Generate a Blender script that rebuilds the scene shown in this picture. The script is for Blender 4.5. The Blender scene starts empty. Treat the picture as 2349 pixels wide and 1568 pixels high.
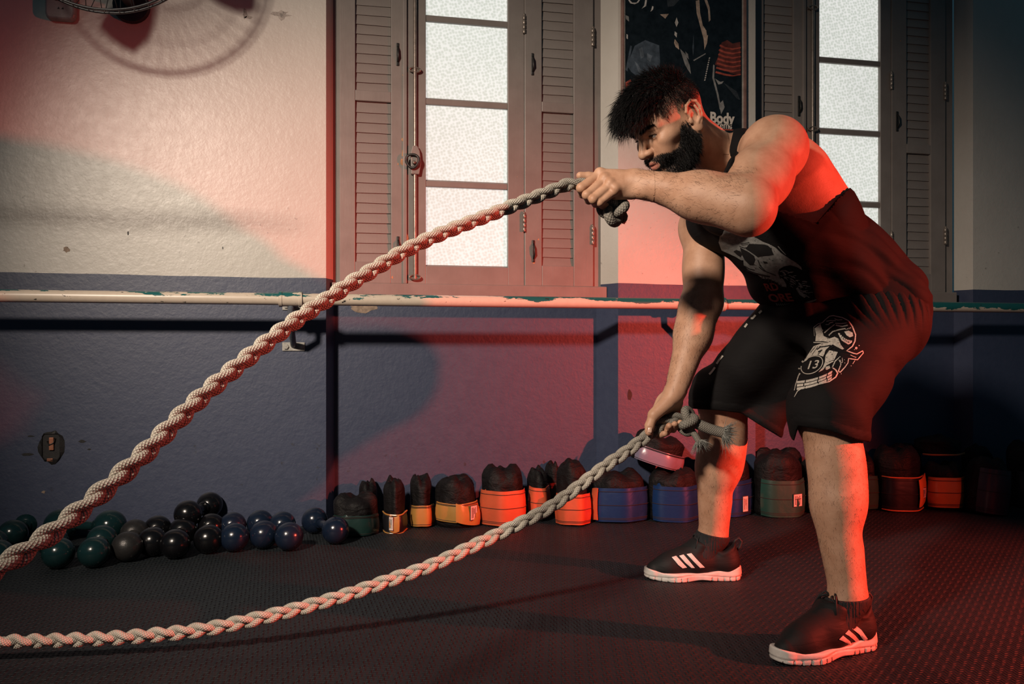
import bpy, math, random
import numpy as np
from mathutils import Vector, Matrix

# ------------------------------------------------------------------ camera, world, lights, exposure
sc = bpy.context.scene
col = sc.collection
TH = 0.2077            # the wall is turned this much from the picture plane
FPX = 1900.0           # focal length in pixels of the 2349 x 1568 frame
CX, HZ, CAMZ = 1174.5, 800.0, 0.68
CT, ST = math.cos(TH), math.sin(TH)

cam_d = bpy.data.cameras.new('camera')
cam = bpy.data.objects.new('camera', cam_d)
col.objects.link(cam)
cam.location = (0, 0, CAMZ)
cam.rotation_euler = (math.pi / 2, 0, -TH)
cam_d.sensor_width = 36
cam_d.lens = FPX / 2349 * 36
cam_d.shift_y = (HZ - 784) / 2349
cam_d.clip_start = 0.05
sc.camera = cam

world = bpy.data.worlds.new('world')
sc.world = world
world.use_nodes = True
world.node_tree.nodes['Background'].inputs[0].default_value = (0.12, 0.32, 0.44, 1)
world.node_tree.nodes['Background'].inputs[1].default_value = 0.085

def spot(name, loc, aim, power, color, size_deg, blend, radius):
    l = bpy.data.lights.new(name, 'SPOT')
    l.energy = power; l.color = color; l.spot_size = math.radians(size_deg); l.spot_blend = blend
    l.shadow_soft_size = radius
    o = bpy.data.objects.new(name, l); col.objects.link(o)
    o.location = loc
    o.rotation_euler = (Vector(aim) - Vector(loc)).to_track_quat('-Z', 'Y').to_euler()
    return o
spot('key_light', (-1.65, -0.1, 2.32), (0.16, 2.48, 0.92), 760, (1.0, 0.83, 0.68), 59, 1.0, 0.14)
spot('red_light', (3.070, 0.743, 1.06), (0.92, 2.50, -0.02), 800, (1.0, 0.080, 0.045), 74, 0.95, 0.03)

vs = sc.view_settings
vs.view_transform = 'Standard'; vs.look = 'None'; vs.exposure = 0.0; vs.gamma = 1.0
vs.use_curve_mapping = False

# ------------------------------------------------------------------ coordinates
# C space: x right, y away from the camera, z up (metres, camera axis); world space: x along the wall, y towards it
def cpt(px, py, d):
    return np.array([(px - CX) / FPX * d, d, CAMZ + (HZ - py) / FPX * d])
def c2w(p):
    p = np.asarray(p, float)
    return np.stack([p[..., 0] * CT + p[..., 1] * ST, -p[..., 0] * ST + p[..., 1] * CT, p[..., 2]], -1)
def wpt(px, py, d):
    return c2w(cpt(px, py, d))
def on_wall(px, py, Y):
    q = (px - CX) / FPX
    d = Y / (CT - q * ST)
    return wpt(px, py, d)
def on_level(px, py, z=0.0):
    return wpt(px, py, (CAMZ - z) * FPX / (py - HZ))

# ------------------------------------------------------------------ materials
def srgb(r, g, b):
    f = lambda c: (c / 255 / 12.92) if c / 255 <= 0.04045 else ((c / 255 + 0.055) / 1.055) ** 2.4
    return (f(r), f(g), f(b), 1.0)
def rgba(c):
    return tuple(c) + (1.0,) if len(c) == 3 else tuple(c)

class NT:
    """small node-tree writer"""
    def __init__(s, name):
        s.m = bpy.data.materials.new(name); s.m.use_nodes = True
        s.t = s.m.node_tree; s.b = s.t.nodes['Principled BSDF']; s.out = s.t.nodes['Material Output']
    def n(s, typ, **kw):
        nd = s.t.nodes.new(typ)
        for k, v in kw.items(): setattr(nd, k, v)
        return nd
    def l(s, a, b): s.t.links.new(a, b)
    def val(s, sock, v):
        if hasattr(v, 'links') or isinstance(v, bpy.types.NodeSocket): s.l(v, sock)
        elif isinstance(v, (int, float)): sock.default_value = v
        else: sock.default_value = rgba(v) if len(sock.default_value) == 4 else tuple(v)
    def coord(s, kind='Object'):
        return s.n('ShaderNodeTexCoord').outputs[kind]
    def mapping(s, vec, scale=(1, 1, 1), rot=(0, 0, 0), loc=(0, 0, 0)):
        m = s.n('ShaderNodeMapping'); s.l(vec, m.inputs[0])
        m.inputs['Scale'].default_value = scale; m.inputs['Rotation'].default_value = rot; m.inputs['Location'].default_value = loc
        return m.outputs[0]
    def noise(s, vec, scale=5, detail=3, rough=0.5, dist=0.0):
        n = s.n('ShaderNodeTexNoise'); s.l(vec, n.inputs['Vector'])
        n.inputs['Scale'].default_value = scale; n.inputs['Detail'].default_value = detail
        n.inputs['Roughness'].default_value = rough; n.inputs['Distortion'].default_value = dist
        return n.outputs[0]
    def voronoi(s, vec, scale=5, feature='F1', rand=1.0):
        n = s.n('ShaderNodeTexVoronoi', feature=feature); s.l(vec, n.inputs['Vector'])
        n.inputs['Scale'].default_value = scale; n.inputs['Randomness'].default_value = rand
        return n
    def math(s, op, a, b=0.0, c=None):
        n = s.n('ShaderNodeMath', operation=op)
        s.val(n.inputs[0], a); s.val(n.inputs[1], b)
        if c is not None: s.val(n.inputs[2], c)
        return n.outputs[0]
    def ramp(s, fac, stops, interp='LINEAR'):
        r = s.n('ShaderNodeValToRGB'); s.l(fac, r.inputs[0]); r.color_ramp.interpolation = interp
        el = r.color_ramp.elements
        while len(el) < len(stops): el.new(0.5)
        for e, (p, c) in zip(el, stops):
            e.position = p; e.color = rgba(c) if not isinstance(c, (int, float)) else (c, c, c, 1)
        return r.outputs[0]
    def mix(s, fac, a, b, blend='MIX'):
        n = s.n('ShaderNodeMix', data_type='RGBA', blend_type=blend)
        s.val(n.inputs[0], fac); s.val(n.inputs[6], a); s.val(n.inputs[7], b)
        return n.outputs[2]
    def sep(s, vec):
        n = s.n('ShaderNodeSeparateXYZ'); s.l(vec, n.inputs[0]); return n.outputs
    def comb(s, x, y, z):
        n = s.n('ShaderNodeCombineXYZ')
        for i, v in enumerate((x, y, z)): s.val(n.inputs[i], v)
        return n.outputs[0]
    def bump(s, h, strength=0.3, dist=0.002, normal=None):
        n = s.n('ShaderNodeBump'); s.l(h, n.inputs['Height'])
        n.inputs['Strength'].default_value = strength; n.inputs['Distance'].default_value = dist
        if normal is not None: s.l(normal, n.inputs['Normal'])
        return n.outputs[0]
    def attr(s, name):
        return s.n('ShaderNodeAttribute', attribute_name=name).outputs['Fac']
    def geo_pos(s):
        return s.n('ShaderNodeNewGeometry').outputs['Position']
    def fin(s, base=None, rough=None, normal=None, metal=None, spec=None, sheen=None, coat=None):
        I = s.b.inputs
        if base is not None: s.val(I['Base Color'], base)
        if rough is not None: s.val(I['Roughness'], rough)
        if normal is not None: s.l(normal, I['Normal'])
        if metal is not None: s.val(I['Metallic'], metal)
        if spec is not None: s.val(I['Specular IOR Level'], spec)
        if sheen is not None: s.val(I['Sheen Weight'], sheen)
        if coat is not None: s.val(I['Coat Weight'], coat)
        return s.m

M = {}
def plain(name, base, rough=0.5, metal=0.0, spec=0.5, nscale=40.0, nvar=0.25, bump=0.15, bdist=0.001, coat=None):
    """base colour with a little mottling and fine relief"""
    if name in M: return M[name]
    t = NT(name); p = t.geo_pos() if False else t.coord('Object')
    n1 = t.noise(p, nscale, 4, 0.6)
    base = rgba(base)
    dark = tuple(c * (1 - nvar) for c in base[:3]) + (1,); lite = tuple(min(1, c * (1 + nvar)) for c in base[:3]) + (1,)
    c = t.ramp(n1, [(0.3, dark), (0.7, lite)])
    n2 = t.noise(p, nscale * 6, 3, 0.6)
    M[name] = t.fin(c, rough, t.bump(n2, bump, bdist), metal, spec, coat=coat)
    return M[name]

# ------------------------------------------------------------------ mesh writing
class MB:
    def __init__(s): s.v = []; s.f = []
    def add(s, v, f):
        o = len(s.v); s.v += [tuple(map(float, p)) for p in v]; s.f += [tuple(i + o for i in q) for q in f]; return s
    def box(s, x0, x1, y0, y1, z0, z1):
        v = [(x, y, z) for z in (z0, z1) for y in (y0, y1) for x in (x0, x1)]
        return s.add(v, [(0, 2, 3, 1), (4, 5, 7, 6), (0, 1, 5, 4), (2, 6, 7, 3), (0, 4, 6, 2), (1, 3, 7, 5)])
    def tube(s, pts, rad, n=10, caps=True, closed=False, twist=0.0):
        P = np.asarray(pts, float); m = len(P)
        R = np.full(m, rad) if np.isscalar(rad) else np.asarray(rad, float)
        if closed: T = np.roll(P, -1, 0) - np.roll(P, 1, 0)
        else: T = np.gradient(P, axis=0)
        T /= np.linalg.norm(T, axis=1)[:, None] + 1e-12
        ref = np.array([0, 0, 1.0]) if abs(T[0][2]) < 0.9 else np.array([1.0, 0, 0])
        N = np.cross(T[0], ref); N /= np.linalg.norm(N)
        V = []
        for i in range(m):
            N = N - T[i] * N.dot(T[i]); N /= np.linalg.norm(N) + 1e-12
            B = np.cross(T[i], N)
            for k in range(n):
                a = 2 * math.pi * k / n + twist * i
                V.append(P[i] + R[i] * (math.cos(a) * N + math.sin(a) * B))
        Fc = []
        for i in range(m if closed else m - 1):
            j = (i + 1) % m
            for k in range(n):
                k2 = (k + 1) % n
                Fc.append((i * n + k, i * n + k2, j * n + k2, j * n + k))
        if caps and not closed:
            Fc.append(tuple(range(n))[::-1]); Fc.append(tuple((m - 1) * n + k for k in range(n)))
        return s.add(V, Fc)
    def lathe(s, prof, n=20, origin=(0, 0, 0), axis='z'):
        V = []; m = len(prof)
        for (r, h) in prof:
            for k in range(n):
                a = 2 * math.pi * k / n
                p = (r * math.cos(a), r * math.sin(a), h)
                if axis == 'y': p = (p[0], p[2], p[1])
                elif axis == 'x': p = (p[2], p[0], p[1])
                V.append((p[0] + origin[0], p[1] + origin[1], p[2] + origin[2]))
        Fc = []
        for i in range(m - 1):
            for k in range(n):
                k2 = (k + 1) % n
                Fc.append((i * n + k, i * n + k2, (i + 1) * n + k2, (i + 1) * n + k))
        Fc.append(tuple(range(n))[::-1]); Fc.append(tuple((m - 1) * n + k for k in range(n)))
        return s.add(V, Fc)
    def prism(s, poly, a, b, plane='xz'):
        """polygon extruded between a and b along the axis left out of `plane`"""
        n = len(poly)
        def P(u, w, t):
            return {'xz': (u, t, w), 'xy': (u, w, t), 'yz': (t, u, w)}[plane]
        V = [P(u, w, a) for u, w in poly] + [P(u, w, b) for u, w in poly]
        Fc = [tuple(range(n))[::-1], tuple(range(n, 2 * n))]
        Fc += [(i, (i + 1) % n, n + (i + 1) % n, n + i) for i in range(n)]
        return s.add(V, Fc)
    def build(s, name, mat, parent=None, smooth=False, bevel=0.0, segs=2):
        me = bpy.data.meshes.new(name)
        me.from_pydata(s.v, [], s.f); me.validate()
        me.materials.append(mat)
        import bmesh
        bm = bmesh.new(); bm.from_mesh(me); bmesh.ops.recalc_face_normals(bm, faces=bm.faces); bm.to_mesh(me); bm.free()
        if smooth:
            me.polygons.foreach_set('use_smooth', [True] * len(me.polygons))
            if smooth == 'auto': me.set_sharp_from_angle(angle=math.radians(40))
        o = bpy.data.objects.new(name, me); col.objects.link(o)
        if parent is not None: put_under(o, parent)
        if bevel:
            b = o.modifiers.new('bevel', 'BEVEL'); b.width = bevel; b.segments = segs; b.limit_method = 'ANGLE'
        return o

def put_under(o, parent):
    o.parent = parent
    o.matrix_parent_inverse = world_of(parent).inverted()
def world_of(o):
    m = Matrix.LocRotScale(o.location, o.rotation_euler, o.scale)
    return (world_of(o.parent) @ o.matrix_parent_inverse @ m) if o.parent else m
def tag(o, label=None, cat=None, group=None, kind=None):
    if label: o['label'] = label
    if cat: o['category'] = cat
    if group: o['group'] = group
    if kind: o['kind'] = kind
    return o
def empty(name, loc=(0, 0, 0), rz=0.0):
    o = bpy.data.objects.new(name, None); col.objects.link(o)
    o.location = tuple(map(float, loc)); o.rotation_euler = (0, 0, rz); o.empty_display_size = 0.1
    return o
def text_mesh(name, body, size, mat, parent, origin, xdir, zdir, extrude=0.0008, shear=0.0, offset=0.0, align='LEFT', width=1.0):
    """lettering set flat on a surface: xdir runs along the line, zdir is up"""
    cu = bpy.data.curves.new(name, 'FONT'); cu.body = body; cu.size = size; cu.extrude = extrude
    cu.shear = shear; cu.offset = offset; cu.align_x = align; cu.resolution_u = 3
    tmp = bpy.data.objects.new(name + '_src', cu); col.objects.link(tmp)
    dg = bpy.context.evaluated_depsgraph_get(); dg.update()
    me = bpy.data.meshes.new_from_object(tmp.evaluated_get(dg)); me.name = name
    col.objects.unlink(tmp); bpy.data.objects.remove(tmp)
    x = Vector(xdir).normalized(); z = Vector(zdir).normalized(); y = x.cross(z)
    mt = Matrix(((x.x * width, z.x, -y.x, origin[0]), (x.y * width, z.y, -y.y, origin[1]), (x.z * width, z.z, -y.z, origin[2]), (0, 0, 0, 1)))
    mt[0][2], mt[1][2], mt[2][2] = (x.cross(z)).x, (x.cross(z)).y, (x.cross(z)).z
    me.transform(mt); me.materials.clear(); me.materials.append(mat)
    o = bpy.data.objects.new(name, me); col.objects.link(o)
    if parent is not None: put_under(o, parent)
    return o
random.seed(7); RNG = np.random.default_rng(7)
# ------------------------------------------------------------------ the room
W0, W1 = 3.28, 3.38          # plane of the piers, plane of the niches
ZB = 0.953                   # where the blue dado ends
def X(px, Y): return float(on_wall(px, HZ, Y)[0])
def Z(px, py, Y): return float(on_wall(px, py, Y)[2])

def mat_wall():
    t = NT('wall_paint'); p = t.coord('Object'); s = t.sep(p)
    wob = t.noise(p, 3.0, 2, 0.5)
    zz = t.math('ADD', s[2], t.math('MULTIPLY', t.math('SUBTRACT', wob, 0.5), 0.012))
    up = t.math('GREATER_THAN', zz, ZB)
    big = t.noise(p, 1.6, 4, 0.6); fine = t.noise(p, 28, 4, 0.65)
    white = t.mix(t.math('MULTIPLY', fine, 0.35), t.ramp(big, [(0.3, (0.50, 0.465, 0.415)), (0.7, (0.60, 0.575, 0.53))]), (0.43, 0.40, 0.35))
    # scuffed band where backs and benches have rubbed the paint
    streak = t.noise(t.mapping(p, (9, 9, 60)), 1.0, 5, 0.7)
    band = t.math('SUBTRACT', 1.0, t.math('MULTIPLY', t.math('ABSOLUTE', t.math('SUBTRACT', t.math('ADD', s[2], t.math('MULTIPLY', big, -0.03)), 1.142)), 16.0))
    band = t.math('MULTIPLY', t.math('MAXIMUM', band, 0.0), t.math('SMOOTH_MIN', t.math('MULTIPLY', streak, 1.5), 1.0))
    xl = t.math('MULTIPLY', t.math('MINIMUM', t.math('MAXIMUM', t.math('MULTIPLY', t.math('ADD', s[0], 0.06), -3.0), 0.0), 1.0), 1.0)
    band = t.math('MULTIPLY', band, xl)
    white = t.mix(t.math('MULTIPLY', band, 0.85), white, (0.16, 0.13, 0.11))
    specks = t.noise(t.mapping(p, (1, 1, 1)), 55, 2, 0.5)
    sp = t.ramp(specks, [(0.70, 0.0), (0.76, 1.0)])
    lowp = t.math('MULTIPLY', t.math('LESS_THAN', s[2], 1.25), 0.5)
    white = t.mix(t.math('MULTIPLY', sp, lowp), white, (0.2, 0.17, 0.15))
    blue = t.mix(fine, (0.031, 0.042, 0.083), (0.042, 0.055, 0.104))
    blue = t.mix(t.math('MULTIPLY', t.ramp(t.noise(p, 22, 3, 0.6), [(0.66, 0.0), (0.74, 1.0)]), t.math('LESS_THAN', s[2], 0.32)), blue, (0.02, 0.022, 0.035))
    c = t.mix(up, blue, white)
    h = t.math('ADD', t.math('MULTIPLY', t.noise(p, 55, 5, 0.62), 1.0), t.math('MULTIPLY', t.noise(p, 9, 3, 0.5), 0.7))
    rgh = t.math('ADD', t.math('SUBTRACT', 0.42, t.math('MULTIPLY', up, 0.12)), t.math('MULTIPLY', fine, 0.16))
    return t.fin(c, rgh, t.bump(h, 0.45, 0.0028), spec=t.math('SUBTRACT', 0.70, t.math('MULTIPLY', up, 0.2)))
def mat_floor():
    t = NT('rubber_tread'); p = t.coord('Object')
    r = t.mapping(p, (1, 1, 1), (0, 0, math.radians(47.5)))
    s = t.sep(r)
    u = t.math('MULTIPLY', s[0], 2 * math.pi / 0.017); v = t.math('MULTIPLY', s[1], 2 * math.pi / 0.0135)
    wav = t.math('SINE', t.math('ADD', v, t.math('MULTIPLY', t.math('SINE', u), 1.9)))
    brk = t.math('SINE', t.math('MULTIPLY', t.math('ADD', u, t.math('MULTIPLY', v, 0.5)), 0.5))
    h = t.math('MULTIPLY', t.math('POWER', t.math('MULTIPLY', t.math('ADD', wav, 1.0), 0.5), 2.2), t.math('ADD', 0.62, t.math('MULTIPLY', brk, 0.38)))
    big = t.noise(p, 2.2, 5, 0.65); dust = t.noise(t.mapping(p, (3, 14, 1), (0, 0, 0.25)), 2.0, 5, 0.75)
    c = t.ramp(big, [(0.35, (0.010, 0.014, 0.017)), (0.7, (0.018, 0.022, 0.026))])
    c = t.mix(t.ramp(dust, [(0.62, 0.0), (0.80, 0.35)]), c, (0.07, 0.068, 0.065))
    rg = t.math('ADD', 0.46, t.math('MULTIPLY', big, 0.2))
    return t.fin(c, rg, t.bump(h, 1.0, 0.0045), spec=0.24)
M['wall'] = mat_wall(); M['floor'] = mat_floor()

fl = MB().box(-3.4, 5.2, -2.2, 3.6, -0.05, 0.0).build('floor', M['floor']); tag(fl, kind='structure')

XA, XA2, XBn, XB = X(748, W0), X(768, W1), X(1368, W1), X(1418, W0)
XCc, XD, XE = X(1733, W0), X(2188, W1), X(2232, W0)
XC2 = XCc + 0.035
ZS = 0.905                    # underside of the window sills
TOP = 3.0
m = MB()
def quad(x0, y0, x1, y1, z0, z1): m.add([(x0, y0, z0), (x1, y1, z0), (x1, y1, z1), (x0, y0, z1)], [(0, 1, 2, 3)])
for (x0, y0, x1, y1, z1) in [(-3.2, W0, XA, W0, TOP), (XA, W0, XA2, W1, TOP), (XA2, W1, XBn, W1, ZS), (XBn, W1, XB, W0, TOP), (XB, W0, XCc, W0, TOP),
                             (XCc, W0, XC2, W1, TOP), (XC2, W1, XD, W1, ZS), (XD, W1, XE, W0, TOP), (XE, W0, 5.0, W0, TOP)]:
    quad(x0, y0, x1, y1, 0, z1)
m.box(-3.2, 5.0, 3.52, 3.6, 0, TOP) if False else None
wb = m.build('wall_back', M['wall'])
sol = wb.modifiers.new('thickness', 'SOLIDIFY'); sol.thickness = 0.10; sol.offset = -1.0
tag(wb, kind='structure')
# keep the face direction towards the room so that the thickness grows outwards
me = wb.data
import bmesh as _bm
b_ = _bm.new(); b_.from_mesh(me)
for f in b_.faces:
    if f.normal.y > 0.01 or (abs(f.normal.y) <= 0.01 and False): f.normal_flip()
b_.to_mesh(me); b_.free()

# ------------------------------------------------------------------ windows with louvred shutters
def mat_frame():
    t = NT('window_paint'); p = t.coord('Object')
    n = t.noise(p, 9, 5, 0.6); f = t.noise(t.mapping(p, (60, 60, 6)), 2.0, 4, 0.6)
    c = t.ramp(n, [(0.3, (0.185, 0.160, 0.146)), (0.7, (0.235, 0.207, 0.19))])
    c = t.mix(t.math('MULTIPLY', f, 0.3), c, (0.16, 0.14, 0.125))
    chip = t.ramp(t.noise(t.mapping(p, (14, 14, 9)), 1.0, 4, 0.7), [(0.725, 0.0), (0.735, 1.0)])
    c = t.mix(chip, c, (0.48, 0.23, 0.11))
    h = t.math('ADD', t.math('MULTIPLY', f, 0.5), t.math('MULTIPLY', chip, -1.2))
    return t.fin(c, 0.42, t.bump(h, 0.5, 0.0012), spec=0.45)
def mat_pane():
    # hammered glass: daylight, brighter at the cell edges, is put in as emission
    t = NT('hammered_glass'); p = t.coord('Object')
    q = t.mapping(p, (1, 0.0, 1.0), (0, 0.25, 0))
    wob = t.n('ShaderNodeTexNoise'); t.l(q, wob.inputs['Vector']); wob.inputs['Scale'].default_value = 9; wob.inputs['Detail'].default_value = 1
    q2 = t.n('ShaderNodeVectorMath', operation='MULTIPLY_ADD'); t.l(wob.outputs['Color'], q2.inputs[0]); q2.inputs[1].default_value = (0.006, 0.006, 0.006); t.l(q, q2.inputs[2])
    v = t.voronoi(q2.outputs[0], 78, 'F1', 0.62)
    cell = t.ramp(v.outputs['Distance'], [(0.05, (0.70, 0.73, 0.65)), (0.38, (0.80, 0.83, 0.76)), (0.58, (1.0, 1.0, 0.95))])
    big = t.ramp(t.noise(p, 2.0, 2, 0.5), [(0.3, 0.86), (0.7, 1.0)])
    c = t.mix(1.0, cell, big, 'MULTIPLY')
    t.val(t.b.inputs['Emission Color'], c); t.b.inputs['Emission Strength'].default_value = 0.80
    return t.fin((0.25, 0.27, 0.26), 0.25, t.bump(v.outputs['Distance'], 0.5, 0.0015), spec=0.4)
M['frame'] = mat_frame(); M['pane'] = mat_pane()
M['iron'] = plain('dark_iron', (0.035, 0.033, 0.032), 0.4, 0.6, nscale=90)
M['rod'] = plain('worn_rod_steel', (0.24, 0.20, 0.17), 0.32, 0.5, nscale=60)

def window(n, sh1, sash, sh2, zs, top=2.52, gap=0.0):
    """sh: (outer stile, slats from, slats to, inner stile) in picture columns; sash: (stile, glass from, glass to, stile end)"""
    root = empty('window_%d' % n, (X(sash[1], 3.36), 3.36, 0.93)); tag(root, kind='structure')
    zb, zglass, muntins, zmid = zs
    Yf, Yb = 3.345, 3.385
    def shutter(cols):
        a, b, c, d = [X(v, Yf) for v in cols]
        m = MB().box(a, b, Yf, Yb, zb, top).box(c, d, Yf, Yb, zb, top)
        m.box(b, c, Yf, Yb, zb, zb + 0.085).box(b, c, Yf, Yb, zmid - 0.021, zmid + 0.021).box(b, c, Yf, Yb, top - 0.08, top)
        sh = m.build('shutter', M['frame'], root, bevel=0.0025)
        first = None
        for (z0, z1) in ((zb + 0.085, zmid - 0.021), (zmid + 0.021, top - 0.08)):
            k = int(round((z1 - z0) / 0.039)); st = (z1 - z0) / k
            for i in range(k):
                zc = z0 + (i + 0.5) * st
                if first is None:
                    # a thin board, leaning: its lower edge stands proud
                    w = (c - b) / 2 - 0.0005; hh = st * 0.60
                    first = MB().add([(-w, 0.000, -hh), (w, 0.000, -hh), (w, 0.007, -hh + 0.001), (-w, 0.007, -hh + 0.001),
                                      (-w, 0.0065, hh), (w, 0.0065, hh), (w, 0.014, hh), (-w, 0.014, hh)],
                                     [(0, 1, 2, 3), (4, 7, 6, 5), (0, 4, 5, 1), (3, 2, 6, 7), (0, 3, 7, 4), (1, 5, 6, 2)])
                    sl = first.build('slat', M['frame'])
                    smesh = sl.data
                else:
                    sl = bpy.data.objects.new('slat', smesh); col.objects.link(sl)
                sl.location = ((b + c) / 2, Yf + 0.010, zc); sl.rotation_euler = (random.uniform(-0.03, 0.03), random.uniform(-0.012, 0.012), 0)
                put_under(sl, sh)
        return sh, (a, b, c, d)
    s1, c1 = shutter(sh1); s2, c2 = shutter(sh2)
    a, b, c, d = [X(v, 3.35) for v in sash]
    m = MB().box(a, b, 3.35, 3.39, zb, top).box(c, d, 3.35, 3.39, zb, top).box(b, c, 3.35, 3.39, zb, zglass).box(b, c, 3.35, 3.39, top - 0.07, top)
    sash_o = m.build('sash', M['frame'], root, bevel=0.002)
    edges = [zglass] + list(muntins) + [top - 0.07]
    for z in muntins:
        MB().box(b - 0.001, c + 0.001, 3.354, 3.384, z - 0.012, z + 0.012).build('muntin', M['frame'], sash_o, bevel=0.003)
    for i in range(len(edges) - 1):
        z0 = edges[i] + (0.012 if i else 0); z1 = edges[i + 1] - (0.012 if i < len(edges) - 2 else 0)
        MB().box(b, c, 3.368, 3.374, z0, z1).build('pane', M['pane'], sash_o)
        # putty bead at the foot of each pane
        MB().prism([(3.360, z0), (3.368, z0), (3.368, z0 + 0.006)], b, c, 'yz').build('putty', M['frame'], sash_o)
    # closing post between shutter and sash, outer jambs, head
    MB().box(c1[3] - 0.001, a + 0.001, 3.352, 3.395, zb, top).box(d - 0.001, c2[0] + 0.001, 3.352, 3.395, zb, top) \
        .box(c1[0] - 0.05, c1[0] + 0.002, 3.36, 3.43, zb, top).box(c2[3] - 0.002, c2[3] + 0.05, 3.36, 3.43, zb, top) \
        .box(c1[0] - 0.06, c2[3] + 0.06, 3.40, 3.43, top - 0.01, TOP).build('frame', M['frame'], root, bevel=0.002)
    # cover strip that hides the meeting line
    MB().box(c1[3] - 0.010, c1[3] + 0.006, 3.338, 3.352, zb, top).build('cover_strip', M['frame'], root, bevel=0.003)
    return root, c1, (a, b, c, d), c2
win1, w1a, w1s, w1b = window(1, (779, 815, 897, 930), (934, 977, 1165, 1202), (1204, 1243, 1316, 1361), (0.942, 1.016, (1.350, 1.683, 2.020, 2.355), 1.688))
win2, w2a, w2s, w2b = window(2, (1722, 1752, 1820, 1845), (1848, 1880, 2020, 2044), (2046, 2080, 2135, 2169), (0.942, 1.016, (1.336, 1.660, 1.980, 2.30), 1.600))
# sills
for k, (x0, x1, par) in enumerate(((XA2 - 0.012, X(1392, 3.33), win1), (XC2 - 0.02, X(2194, 3.33) , win2))):
    s = MB().box(x0, x1, 3.325, 3.43, 0.893, 0.942).build('sill', M['frame'], par, bevel=0.004)

def ironwork(win, ca, cs, cb, full=True):
    # espagnolette rod with guides, knob and long catches on the stiles
    x = cs[0] + (cs[1] - cs[0]) * 0.40
    y = 3.338
    r = MB().tube([(x, y, 0.962), (x, y, 2.5)], 0.0075, 10).build('locking_rod', M['rod'], win, smooth='auto')
    for z in ((0.968, 1.80, 2.24) if full else (1.66, 2.2)):
        g = MB().tube([(x + 0.022 * math.cos(a), y - 0.004, z + 0.009 * math.sin(a)) for a in np.linspace(0, 2 * math.pi, 18)[:-1]], 0.0032, 6, closed=True)
        g.box(x - 0.02, x + 0.02, y, 3.352, z - 0.006, z + 0.006).build('rod_guide', M['rod'], r, smooth='auto')
    if full:
        zk = 1.425
        MB().prism([(x - 0.016, zk - 0.045), (x + 0.016, zk - 0.045), (x + 0.024, zk), (x + 0.018, zk + 0.05), (x + 0.008, zk + 0.07), (x - 0.010, zk + 0.07), (x - 0.018, zk + 0.04)], y - 0.012, 3.352, 'xz').build('lock_case', M['frame'], r, bevel=0.003)
        ring = [(x - 0.012 + 0.024 * math.cos(a) * (1 + 0.25 * math.sin(a)), y - 0.022 - 0.004 * math.cos(a), zk + 0.004 + 0.027 * math.sin(a)) for a in np.linspace(0, 2 * math.pi, 26)[:-1]]
        kb = MB().tube(ring, 0.0052, 8, closed=True).build('ring_handle', M['iron'], r, smooth=True)
        MB().lathe([(0.0, -0.01), (0.006, -0.01), (0.008, 0), (0.006, 0.012), (0.0, 0.013)], 12, (x - 0.006, y - 0.02, zk), 'y').build('handle_pin', M['rod'], r, smooth=True)
    # catches let into the stiles
    spots = [((ca[2] + ca[3]) / 2 - 0.002, 1.86), ((ca[2] + ca[3]) / 2, 1.085), ((cb[0] + cb[1]) / 2 - 0.004, 1.86), ((cb[0] + cb[1]) / 2, 1.085)] if full else \
            [((ca[2] + ca[3]) / 2, 1.76), ((cb[0] + cb[1]) / 2 - 0.012, 1.72), ((cb[0] + cb[1]) / 2 - 0.012, 1.03)]
    for (cx, cz) in spots:
        c = MB().box(cx - 0.006, cx + 0.006, 3.341, 3.346, cz - 0.046, cz + 0.046).build('catch', M['iron'], win, bevel=0.003)
        MB().tube([(cx, 3.341, cz - 0.03), (cx + 0.002, 3.330, cz - 0.012), (cx, 3.330, cz + 0.016), (cx, 3.341, cz + 0.03)], 0.0038, 6).build('catch_lever', M['iron'], c, smooth=True)
    # knuckle hinges
    hs = [(cb[3] - 0.004, 1.155), (cb[3] - 0.004, 1.99), (cb[0] - 0.004, 1.20), (cb[0] - 0.004, 2.02)] if full else [(cb[3] - 0.004, 1.20), (cb[3] - 0.004, 1.87), (cb[0] - 0.004, 1.17), (cb[0] - 0.004, 1.90)]
    for (hx, hz) in hs:
        m = MB()
        for i in range(4): m.lathe([(0.006, 0), (0.007, 0.002), (0.007, 0.016), (0.006, 0.018)], 10, (hx, 3.341, hz - 0.036 + i * 0.019))
        m.lathe([(0.002, -0.004), (0.005, 0.0), (0.005, 0.004), (0.0015, 0.009)], 10, (hx, 3.341, hz + 0.040)).build('hinge', M['rod'], win, smooth='auto')
ironwork(win1, w1a, w1s, w1b)
M['bare_wood'] = plain('bare_orange_wood', (0.42, 0.20, 0.095), 0.7, nscale=60, nvar=0.3)
for (px, py, rx, rz) in ((924, 320, .006, .010), (925, 352, .008, .016), (923, 372, .010, .016), (934, 548, .005, .022), (913, 376, .003, .005), (1224, 600, .006, .010), (925, 172, .003, .005), (900, 636, .004, .006)):
    g0 = random.Random(px * 7 + py); cx0, cz0 = X(px, 3.345), Z(px, py, 3.345)
    MB().prism([(cx0 + rx * math.cos(a) * g0.uniform(0.6, 1.1), cz0 + rz * math.sin(a) * g0.uniform(0.6, 1.1)) for a in np.linspace(0, 2 * math.pi, 12, endpoint=False)], 3.3443, 3.347).build('paint_chip', M['bare_wood'], win1)
ironwork(win2, w2a, w2s, w2b, False)
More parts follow.
